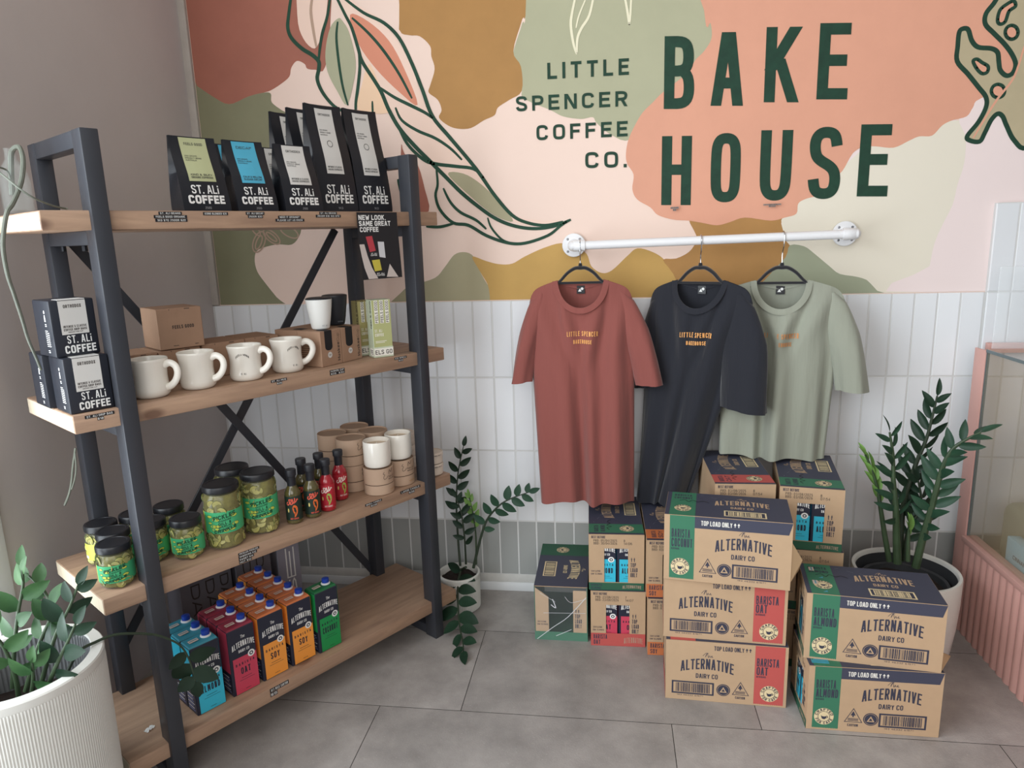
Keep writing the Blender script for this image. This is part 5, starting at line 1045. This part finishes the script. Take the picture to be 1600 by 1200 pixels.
def tshirt(label, x, zn, rz, m, mc, pr, L=.735, hw=(.165, .165, .158), off=(0, .012), sl=((-.205, -.345), (.222, -.35)), srx=(.034, .042), seed=1, fold=1., lift=None, sway=0.):
    t = thing('t_shirt', label, 't-shirt', (x, RY, zn), rz, 'shirts hanging from the white rail'); rr = random.Random(seed)
    sn = .072/hw[0]; nF, nR = 44, 46
    ph = [rr.uniform(0, 6.28) for _ in range(6)]; fr_ = [rr.uniform(5, 7), rr.uniform(9, 12), rr.uniform(14, 18), rr.uniform(3, 4)]
    def ztop(s, frontside):
        a = abs(s)
        if a < sn: return -.006-(.088 if frontside else .016)*math.sqrt(max(0, 1-(s/sn)**2))
        q = (a-sn)/(1-sn); return -.006-.034*q**1.1-.035*q**9
    def hwt(q): return np.interp(q, [0, .05, .3, 1], [hw[0], hw[0], hw[1], hw[2]])
    def pos(s, q, f):
        zt = ztop(s, f); zh = -L+.006*math.sin(6*s+ph[4])+(lift*(s+1)/2 if lift else 0); z = zt+(zh-zt)*q; w_ = hwt(q); ox = off[0]+(off[1]-off[0])*q
        edge = math.sqrt(max(0, 1-s*s)); tk = (.006+.040*(1-math.exp(-5*q)))*edge**.8
        if abs(s) < sn: tk += (.030 if f else .012)*math.sqrt(max(0, 1-(s/sn)**2))*math.exp(-5*q)
        A = fold*(.0012+.0105*min(1, q*1.3)**1.1)*min(1, edge*1.6)
        wv = A*(.9*math.sin(fr_[0]*s+ph[0]+.7*q)+.75*math.sin(fr_[1]*s+ph[1]-.5*q)+.3*math.sin(fr_[2]*s+ph[2]))
        diag = fold*.006*math.sin(22*(abs(s)*.5+q*.55)+ph[5])*math.exp(-((q-.16)/.14)**2)*edge
        xx = s*w_+ox+A*.5*math.cos(fr_[0]*s+ph[0])+sway*q*q
        y = (-tk+wv+diag) if f else (tk+.4*wv)
        return (xx, y, z)
    mb = MB(); g = [[pos(-1+2*i/nF, (j/nR)**1.15, True) for i in range(nF+1)] for j in range(nR+1)]; gb = [[pos(-1+2*i/nF, (j/nR)**1.15, False) for i in range(nF+1)] for j in range(nR+1)]
    ring_ = 2*nF; vs = []
    for j in range(nR+1): vs += g[j]+[gb[j][i] for i in range(nF-1, 0, -1)]
    mb.add(vs, [(j*ring_+k, j*ring_+(k+1) % ring_, (j+1)*ring_+(k+1) % ring_, (j+1)*ring_+k) for j in range(nR) for k in range(ring_)], m, True)
    # a stitched hem line and the neck label
    def fr(px, pz, o=0):
        q = (pz-(-.03))/(-L+.03); s = max(-1, min(1, (px-off[0]-(off[1]-off[0])*q)/hwt(q)))
        for _ in range(3):
            zt = ztop(s, True); q = min(1, max(0, (pz-zt)/(-L-zt))); s = max(-1, min(1, (px-off[0]-(off[1]-off[0])*q-sway*q*q)/hwt(q)))
        p = pos(s, q, True); return Vector((px, p[1]-.0012-o, pz))
    mb.polys(text('LITTLE SPENCER', .0155, .006, -.182, .098, .2, .16, align='c')+text('BAKEHOUSE', .0125, .006, -.206, .058, .2, .16, align='c'), fr, pr, .0006)
    body = mb.build('body', t, sharp=180)
    for side, (hx, hz) in zip((-1, 1), sl):
        mb = MB(); n = 24; rows = 16; vs = []; a = Vector((side*(hw[0]-.040), 0, -.046)); b = Vector((hx, -.012, hz)); pr_ = rr.uniform(0, 6)
        for j in range(rows+1):
            q = j/rows; c = a.lerp(b, q)+Vector((side*.008*math.sin(PI*q), 0, .004*math.sin(PI*q))); d = (b-a).normalized(); nx = Vector((d.z, 0, -d.x)); nx = nx if nx.x > 0 else -nx
            rx = (.024+(srx[0 if side < 0 else 1]-.024)*min(1, q*2.2)**.8)*min(1, .35+q*5); ry = .010+.026*min(1, q*1.6)
            for k in range(n):
                an = 2*PI*k/n; f = 1+.14*math.sin(3*an+pr_+q*2)*q+.07*math.sin(6*an+q*3)*q
                vs.append(c+nx*(rx*f*math.cos(an))+Vector((0, ry*f*math.sin(an), 0))+d*(.012*math.cos(an)*side*q))
        mb.add(vs, [(j*n+k, j*n+(k+1) % n, (j+1)*n+(k+1) % n, (j+1)*n+k) for j in range(rows) for k in range(n)], m, True); mb.build('sleeve', t, sharp=180)
    mb = MB(); loop = []
    for k in range(48):
        an = 2*PI*k/48; xx = .074*math.cos(an); fz = math.sin(an)
        loop.append((xx, -.036*fz-.003 if fz > 0 else -.016*fz, -.009-(.086*fz if fz > 0 else -.012*fz)))
    vs = []; kk = []
    for i, p in enumerate(loop):
        an = 2*PI*i/48; out = Vector((math.cos(an)*.9, -.28*max(0, math.sin(an)), -math.sin(an) if math.sin(an) > 0 else -.3*math.sin(an)*-1)).normalized()
        p = Vector(p); o2 = Vector((0, -.0022 if math.sin(an) > -.02 else .0018, 0))
        vs += [p-out*.003+o2*.2, p-out*.003+o2*1.3, p+out*.007+o2*1.5, p+out*.0155+o2*1.1, p+out*.0155+o2*.2]
    mb.add(vs, [(i*5+k, i*5+k+1, ((i+1) % 48)*5+k+1, ((i+1) % 48)*5+k) for i in range(48) for k in range(4)], mc, True); mb.build('collar', t, sharp=50)
    mb = MB(); mb.box((-.013, .018, -.052), (.013, .0192, -.026), M_lab, .0004, 1); F = flat((0, .0178, 0), (1, 0, 0), (0, 0, 1)); mb.polys([disc(.004, -.036, .0045, 10)]+[[(-.009, -.045), (.002, -.045), (-.003, -.035)]], F, M_txw, .0002); mb.build('neck_label', t)
    return t
PR_O = mat('orange_print', '#e8a764', .7); PR_D = mat('burnt_orange_print', '#c98a55', .7)
M_rust = cloth_mat('rust_cotton', '#8a4c45', ''); M_navyc = cloth_mat('navy_cotton', '#1c1e27', ''); M_sagec = cloth_mat('sage_cotton', '#95988a', '')
nk = at(907, 434, RY); tshirt('rust red t-shirt with orange chest print hanging in front view', nk[0], nk[2], 0, M_rust, M_rust, PR_O, .745, (.165, .166, .157), (0, .016), ((-.198, -.335), (.222, -.345)), (.032, .040), 3, 1.6)
hanger('black hanger inside the rust red shirt', nk[0], nk[2], 0)
nk = at(1094, 434, RY); tshirt('dark navy t-shirt turned side on between the rust and sage shirts', nk[0], nk[2], R(-27), M_navyc, M_navyc, PR_O, .755, (.165, .150, .088), (0, -.098), ((-.176, -.36), (.158, -.405)), (.034, .068), 8, 1.5, None, -.02)
hanger('black hanger inside the navy shirt', nk[0], nk[2], R(-27))
nk = at(1221, 434, RY); tshirt('sage green t-shirt with faint orange print nearest the planter', nk[0], nk[2], R(-9), M_sagec, M_sagec, PR_D, .568, (.185, .172, .160), (0, -.008), ((-.19, -.37), (.222, -.345)), (.036, .044), 12, 1.9)
hanger('black hanger inside the sage green shirt', nk[0], nk[2], R(-9))

# ================================================================== potted plants
def leaf_mat(name, a, b_):
    m = mat(name, a, .46, var=.25, vs=9, hex2=b_, spec=.3); return m
M_leaf = leaf_mat('glossy_leaf', '#2f4f3a', '#1a3226'); M_leafd = leaf_mat('dark_leaf', '#243d2c', '#15281c'); M_leafy = leaf_mat('young_leaf', '#7fa556', '#5b8442'); M_leafg = leaf_mat('green_leaf', '#46693f', '#2a4a2c'); M_soil = mat('potting_soil', '#2b211c', .95, var=.4, vs=60, bump=1., bs=90)
M_stk = mat('plant_stem', '#3b4d35', .45, var=.25, vs=20); M_stkd = mat('plant_stem_dark', '#2d3a2a', .45, var=.25, vs=20)
def leaf(mb, base, d, nrm, L, W, m, fold=.25, curl=.2, n=7):
    d = Vector(d).normalized(); nrm = Vector(nrm); nrm = (nrm-d*nrm.dot(d)).normalized(); s = d.cross(nrm).normalized(); base = Vector(base); vs = []
    for i in range(n+1):
        f = i/n; wd = W/2*(math.sin(PI*min(1, f*.94+.03)**.82))**.85 if 0 < i < n else W*.03
        c = base+d*(L*f)-nrm*(curl*L*f*f)
        vs += [c-s*wd+nrm*(fold*wd), c-s*wd*.5+nrm*(fold*wd*.42), c, c+s*wd*.5+nrm*(fold*wd*.42), c+s*wd+nrm*(fold*wd)]
    mb.add(vs, [(i*5+k, i*5+k+1, (i+1)*5+k+1, (i+1)*5+k) for i in range(n) for k in range(4)], m, True)
def zz_stem(par, pts, r0, r1, m_st, m_lf, L=.05, W=.022, gap=.022, start=.3, face=(0, -1, .25), ang=55, jit=.25, seed=0, twist=0, tip=True, fold=.25, curl=.2, lean2=None, grow=None):
    rr = random.Random(seed); P = [Vector(p) for p in spline([tuple(p) for p in pts], 8)]; N = len(P)
    mb = MB(); mb.tube(P, [r0+(r1-r0)*i/(N-1) for i in range(N)], m_st, 10); st = mb.build('stem', par)
    cum = [0]
    for i in range(1, N): cum.append(cum[-1]+(P[i]-P[i-1]).length)
    tot = cum[-1]; s = tot*start; k = 0; lb = MB()
    while s < tot*.985:
        i = max(1, next(i for i in range(N) if cum[i] >= s)); d = (P[i]-P[i-1]).normalized(); q = (s-cum[i-1])/max(1e-6, cum[i]-cum[i-1]); b = P[i-1].lerp(P[i], q)
        f = Vector(face); f = Matrix.Rotation(rr.uniform(-jit, jit)+twist*k, 3, d) @ f; f = (f-d*f.dot(d)).normalized(); side = d.cross(f).normalized(); sg = 1 if k % 2 == 0 else -1
        fr = (s/tot-start)/(1-start); sc = (.75+.5*math.sin(PI*min(1, fr*.8+.15)))*rr.uniform(.88, 1.1)*(grow(fr) if grow else 1); a = R(ang*(1-.35*fr))*rr.uniform(.85, 1.15)
        ld = d*math.cos(a)+side*(sg*math.sin(a))+f*rr.uniform(-.15, .25)
        leaf(lb, b+side*sg*r1*.5, ld, f, L*sc, W*sc, m_lf, fold, curl*rr.uniform(.3, 1.4)); s += gap*rr.uniform(.85, 1.15)*.5; k += 1
    if tip: leaf(lb, P[-1], (P[-1]-P[-3]), Vector(face), L*.9, W*.8, m_lf, fold, curl)
    if lb.v: lb.build('leaves', st, sharp=180)
    return st
M_potw = mat('white_planter', '#d9d8d2', .5, var=.06, vs=6); M_potb = mat('planter_inside', '#35373a', .6)
def ribbed(prof, n, amp, m, mb, c=(0, 0, 0)):
    N = n*4; vs = []
    for r, z, rib in prof:
        for i in range(N): vs.append((c[0]+(r+amp*rib*(1 if i % 4 in (0, 1) else -1)*.5)*math.cos(2*PI*i/N), c[1]+(r+amp*rib*(1 if i % 4 in (0, 1) else -1)*.5)*math.sin(2*PI*i/N), c[2]+z))
    mb.add(vs, [(j*N+i, j*N+(i+1) % N, (j+1)*N+(i+1) % N, (j+1)*N+i) for j in range(len(prof)-1) for i in range(N)], m, False)
# --- small pot in the middle
pc = (1.042, -.132)
t = thing('potted_plant', 'small zz plant in a short ribbed white pot beside the rack', 'plant', (pc[0], pc[1], .0006))
mb = MB(); ribbed([(.069, 0, 0), (.072, .004, 1), (.0735, .11, 1), (.0735, .116, 0)], 70, .0016, M_potw, mb); mb.lathe([(.0735, .116), (.0748, .118), (.0748, .130), (.0735, .1315), (.068, .1315), (.067, .130), (.066, .10), (0, .10)], M_potw, 48, cap0=False, cap1=False); mb.lathe([(.069, 0), (0, .0005)], M_potw, 40, cap0=False); mb.build('pot', t)
mb = MB(); rr = random.Random(2); vs = [(0, 0, .112)]; n = 30
for j in range(1, 6):
    for i in range(n): vs.append((.0665*j/5*math.cos(2*PI*i/n), .0665*j/5*math.sin(2*PI*i/n), .112+rr.uniform(-.004, .006)-.006*(j/5)**2))
fs = [(0, 1+i, 1+(i+1) % n) for i in range(n)]+[(1+j*n+i, 1+(j+1)*n+i, 1+(j+1)*n+(i+1) % n, 1+j*n+(i+1) % n) for j in range(4) for i in range(n)]
mb.add(vs, fs, M_soil, True); mb.build('soil', t)
def mz(u, v, Z): q = onz(660+u/3.16, 660+v/3.16, Z); return (q[0]-pc[0], q[1]-pc[1], q[2])
def mp(u, v, Y): q = at(660+u/3.16, 660+v/3.16, Y); return (q[0]-pc[0], q[1]-pc[1], q[2]-.0006)
zz_stem(t, [mp(187, 708, -.12), mp(175, 560, -.10), mp(168, 400, -.09), mp(176, 250, -.09), mp(203, 118, -.09)], .0045, .0016, M_stkd, M_leafd, .042, .021, .046, .42, (.2, -1, .3), 68, .25, 1)
zz_stem(t, [mp(215, 700, -.13), mp(207, 560, -.12), mp(190, 440, -.11), mp(165, 372, -.10)], .004, .0018, M_stkd, M_leafd, .040, .019, .040, .3, (.2, -1, .2), 70, .4, 2)
zz_stem(t, [mp(266, 700, -.10), mp(264, 560, -.09), mp(250, 450, -.09), mp(232, 370, -.09)], .0036, .0018, M_stk, M_leafy, .034, .016, .030, .55, (0, -1, .2), 35, .3, 3)
zz_stem(t, [mp(252, 718, -.15), mp(285, 580, -.15), mp(320, 480, -.15), mp(380, 410, -.16), mp(440, 375, -.165), mp(525, 345, -.17)], .0055, .0016, M_stkd, M_leaf, .045, .025, .042, .40, (0, -1, .05), 74, .12, 4, fold=.12, curl=.1)
zz_stem(t, [mp(215, 715, -.175), mz(190, 735, .138), mz(176, 800, .115), mz(176, 900, .075), mz(183, 1000, .042), mz(200, 1085, .022), mz(203, 1130, .016)], .0045, .002, M_stkd, M_leafd, .058, .036, .050, .14, (0, -1, .45), 74, .22, 6, fold=.12)
# --- white planter at the right
pc2 = (2.458, -.300)
t = thing('potted_plant', 'large zz plant in a smooth white planter beside the pink display case', 'plant', (pc2[0], pc2[1], .0006))
mb = MB(); mb.lathe([(0, .0), (.09, .0), (.118, .012), (.135, .05), (.143, .12), (.1475, .20), (.1485, .276), (.1465, .2805), (.139, .2805), (.1365, .277), (.1355, .255)], M_potw, 64, cap0=False, cap1=False); mb.build('pot', t)
mb = MB(); mb.lathe([(.136, .268), (.133, .24), (.127, .2), (0, .2)], M_potb, 48, cap0=False, cap1=False); mb.lathe([(.118, .2395), (.122, .242), (.118, .2445), (.112, .24), (.108, .21)], M_potb, 48, cap0=False, cap1=False); mb.build('liner', t)
mb = MB(); vs = [(0, 0, .226)]
for j in range(1, 6):
    for i in range(n): vs.append((.112*j/5*math.cos(2*PI*i/n), .112*j/5*math.sin(2*PI*i/n), .222+rr.uniform(-.004, .006)))
mb.add(vs, fs, M_soil, True); mb.build('soil', t)
def rp2(u, v, Y): q = at(1330+u/3.16, 560+v/3.16, Y); return (q[0]-pc2[0], q[1]-pc2[1], q[2]-.0006)
YB2 = -.30
zz_stem(t, [rp2(188, 1000, -.30), rp2(165, 870, -.30), rp2(145, 740, -.30), rp2(128, 640, -.30), rp2(105, 560, -.30), rp2(70, 475, -.30)], .0085, .003, M_stk, M_leafy, .045, .017, .034, .55, (.5, -1, .2), 18, .4, 11, fold=.5)
zz_stem(t, [rp2(228, 1010, -.31), rp2(224, 880, -.31), rp2(220, 740, -.32), rp2(208, 600, -.32), rp2(206, 480, -.32), rp2(190, 365, -.32)], .0125, .0028, M_stk, M_leaf, .060, .018, .034, .30, (.75, -.5, .45), 66, .7, 12, fold=.35)
zz_stem(t, [rp2(240, 1000, -.27), rp2(246, 860, -.26), rp2(262, 700, -.25), rp2(320, 520, -.25), rp2(370, 400, -.25), rp2(400, 290, -.25), rp2(425, 185, -.25)], .010, .0026, M_stkd, M_leafd, .058, .021, .036, .28, (.1, -.9, .5), 60, 1.0, 13, fold=.35)
zz_stem(t, [rp2(318, 1030, -.33), rp2(350, 900, -.34), rp2(388, 770, -.35), rp2(420, 650, -.36), rp2(455, 530, -.37), rp2(500, 450, -.38), rp2(560, 405, -.39), rp2(640, 365, -.40)], .012, .0028, M_stk, M_leaf, .060, .022, .034, .22, (-.5, -.5, .7), 60, .8, 14, fold=.35)
zz_stem(t, [rp2(280, 1000, -.34), rp2(282, 900, -.34), rp2(286, 835, -.34)], .007, .003, M_stk, M_leafy, .05, .018, .03, .75, (.4, -1, .2), 10, .3, 15, fold=.6)
zz_stem(t, [rp2(262, 1000, -.28), rp2(280, 860, -.27), rp2(330, 760, -.26), rp2(345, 690, -.26), rp2(330, 600, -.26)], .007, .0026, M_stkd, M_leafd, .055, .023, .034, .25, (0, -1, .3), 60, .8, 16)
# --- big ribbed planter at the near left
pc3 = (.382, -1.272); HP = .478
t = thing('potted_plant', 'leafy zz plant in a tall ribbed white planter in the near corner', 'plant', (pc3[0], pc3[1], .0006))
mb = MB(); ribbed([(.146, 0, 0), (.150, .004, 1), (.1545, HP-.03, 1), (.1545, HP-.02, 0)], 180, .0018, M_potw, mb)
mb.lathe([(.1545, HP-.02), (.1555, HP-.016), (.1555, HP-.003), (.153, HP), (.132, HP), (.130, HP-.004)], M_potw, 72, cap0=False, cap1=False); mb.lathe([(.146, 0), (0, .0005)], M_potw, 40, cap0=False); mb.build('pot', t)
mb = MB(); ribbed([(.130, HP-.004, 0), (.128, HP-.012, 1), (.124, HP-.14, 1), (0, HP-.14, 0)], 90, .002, mat('liner_grey', '#77797b', .6), mb); mb.build('liner', t)
mb = MB(); vs = [(0, 0, HP-.115)]
for j in range(1, 6):
    for i in range(n): vs.append((.1225*j/5*math.cos(2*PI*i/n), .1225*j/5*math.sin(2*PI*i/n), HP-.118+rr.uniform(-.004, .006)))
mb.add(vs, fs, M_soil, True); mb.build('soil', t)
def lp(u, v, Y): q = at(u, v, Y); return (q[0]-pc3[0], q[1]-pc3[1], q[2]-.0006)
for k, (pts, m_l, L_, a_) in enumerate([([(20, 1075, -1.25), (22, 1020, -1.24), (28, 960, -1.23), (36, 915, -1.22), (34, 885, -1.21)], M_leafg, .045, 55), ([(40, 1080, -1.26), (60, 1010, -1.24), (80, 960, -1.22), (70, 925, -1.2), (45, 900, -1.19)], M_leafg, .042, 60),
    ([(60, 1085, -1.28), (75, 1030, -1.27), (90, 985, -1.26), (108, 950, -1.25), (122, 915, -1.24)], M_leafd, .042, 60), ([(30, 1090, -1.3), (22, 1050, -1.31), (5, 1010, -1.32), (-20, 980, -1.33)], M_leafg, .048, 60), ([(70, 1085, -1.3), (88, 1040, -1.3), (105, 1005, -1.29), (118, 975, -1.29)], M_leafd, .044, 60), ([(50, 1085, -1.31), (52, 1060, -1.32), (50, 1035, -1.33)], M_leafg, .040, 50)]):
    zz_stem(t, [lp(*q) for q in pts], .0052, .0022, M_stk, m_l, L_*1.08, .026, .050, .34, (.2, -1, .35), a_, .7, 30+k)
def lpf(u, v, d): aa, zz = front(u, v, d); q = sw(aa, d, zz); return (q.x-pc3[0], q.y-pc3[1], q.z-.0006)
st = zz_stem(t, [lp(95, 1075, -1.26), lp(120, 1022, -1.23), lp(150, 1003, -1.19), lpf(185, 991, -.055), lpf(235, 991, -.06), lpf(262, 998, -.065), lpf(283, 1010, -.07), lpf(297, 1034, -.07), lpf(305, 1064, -.075)], .0036, .0018, M_stkd, mat('trailing_leaf', '#1c2e21', .45, spec=.3, var=.2, vs=9), .052, .036, .034, .80, (.45, -.75, .35), 75, .3, 41, fold=.12)  # trailing stem has its own darker leaf green

# ================================================================== pink display case at the right edge
M_pinkp = mat('pink_lacquer', '#d6a59b', .45, var=.05, vs=5); M_cglass = mat('case_glass', '#bfa57f', .04, alpha=.20, spec=.6); M_gedge = mat('glass_edge', '#5f6d70', .2); M_deck = mat('sage_enamel', '#7f8a7c', .35)  # beige in the case glass paints in warm haze and reflection
CX, CY0, CY1 = 2.70, -.125, -1.9
t = thing('display_case', 'pink fluted display case with glass sides at the far right', 'display case', (CX, CY0, 0))
mb = MB(); zt = .298; pit = .036; n_f = int((CY0-CY1)/pit)
for k in range(n_f):
    y0 = -k*pit; vs = []
    for i in range(7):
        a = PI*i/6; vs += [(.002-.010*math.sin(a)*.9, y0-pit*.5+pit*.48*math.cos(a), 0), (.002-.010*math.sin(a)*.9, y0-pit*.5+pit*.48*math.cos(a), zt)]
    mb.add(vs, [(2*i, 2*i+2, 2*i+3, 2*i+1) for i in range(6)], M_pinkp, True)
mb.box((.002, CY1-CY0, 0), (.03, 0, zt), M_pinkp); mb.build('fluted_panel', t)
mb = MB(); mb.box((-.010, CY1-CY0, zt), (.035, 0, zt+.02), M_pinkp, .002); mb.build('sill_rail', t)
mb = MB(); mb.box((0, -.0, 0), (.007, .062, .915), M_pinkp, .002); mb.build('post', t)
mb = MB(); mb.box((.045, .07, .895), (.9, .095, .925), M_pinkp, .002); mb.build('back_rail', t)
mb = MB(); mb.box((.006, CY1-CY0, zt+.02), (.012, -.002, .91), M_cglass); g_ = mb.build('side_glass', t)
mb = MB(); mb.box((.004, CY1-CY0, .9105), (.9, .0, .918), M_cglass); mb.build('top_glass', t)
mb = MB(); mb.box((.0025, CY1-CY0, .9095), (.0055, -.001, .9185), M_gedge); mb.box((.0045, -.0045, zt+.02), (.0125, -.001, .909), M_gedge); mb.build('edge_seal', t)
mb = MB(); mb.box((.036, CY1-CY0, .20), (.9, .07, .24), M_deck, .004); mb.build('deck', t)
mb = MB(); mb.box((.02, .005, .9185), (.9, .009, 1.165), mat('clear_acrylic', '#eef3f6', .05, alpha=.22, spec=.8), .002, 1); mb.build('sneeze_guard', t)
t = thing('serving_tray', 'sage green raised tray inside the display case', 'tray', (CX+.095, -.12, .2412)); mb = MB()
mb.box((0, -1.2, 0), (.6, 0, .20), M_deck, .035, 4); mb.box((.09, -1.1, .199), (.55, -.09, .203), mat('tray_dark', '#3c413c', .4), .0); mb.build('tray_body', t)
t = thing('glass_shelf', 'clear glass shelf inside the display case', 'shelf', (CX+.14, -.18, .655)); mb = MB(); mb.box((0, -.9, 0), (.6, 0, .008), mat('shelf_glass', '#8fa39d', .08, alpha=.55)); mb.build('shelf_plate', t)
mb = MB(); mb.box((.57, -.03, -.41), (.59, -.01, 0), mat('shelf_support', '#9a9ea0', .3, metal=.6)); mb.build('support', t)
t = thing('cake_bowl', 'pale grey bowl on the glass shelf in the display case', 'bowl', (CX+.25, -.30, .6636)); mb = MB(); mb.lathe([(0, .001), (.035, .001), (.04, .006), (.07, .035), (.09, .065), (.088, .067), (.065, .035), (.0, .012)], mat('grey_stoneware', '#8d939b', .4), 36, cap0=False, cap1=False); mb.build('bowl', t)
t = thing('blue_box', 'light blue packet lying against the glass in the display case', 'box', (CX+.040, -.28, .2412), R(0)); mb = MB(); mb.box((0, -.40, 0), (.035, 0, .145), mat('light_blue_card', '#8fbfd0', .5), .002); F = flat((0, 0, 0), (0, -1, 0), (0, 0, 1)); mb.polys(text('CINNAMON', .012, .04, .09, .09, .16), F, M_cpr, .0006); mb.build('packet', t)
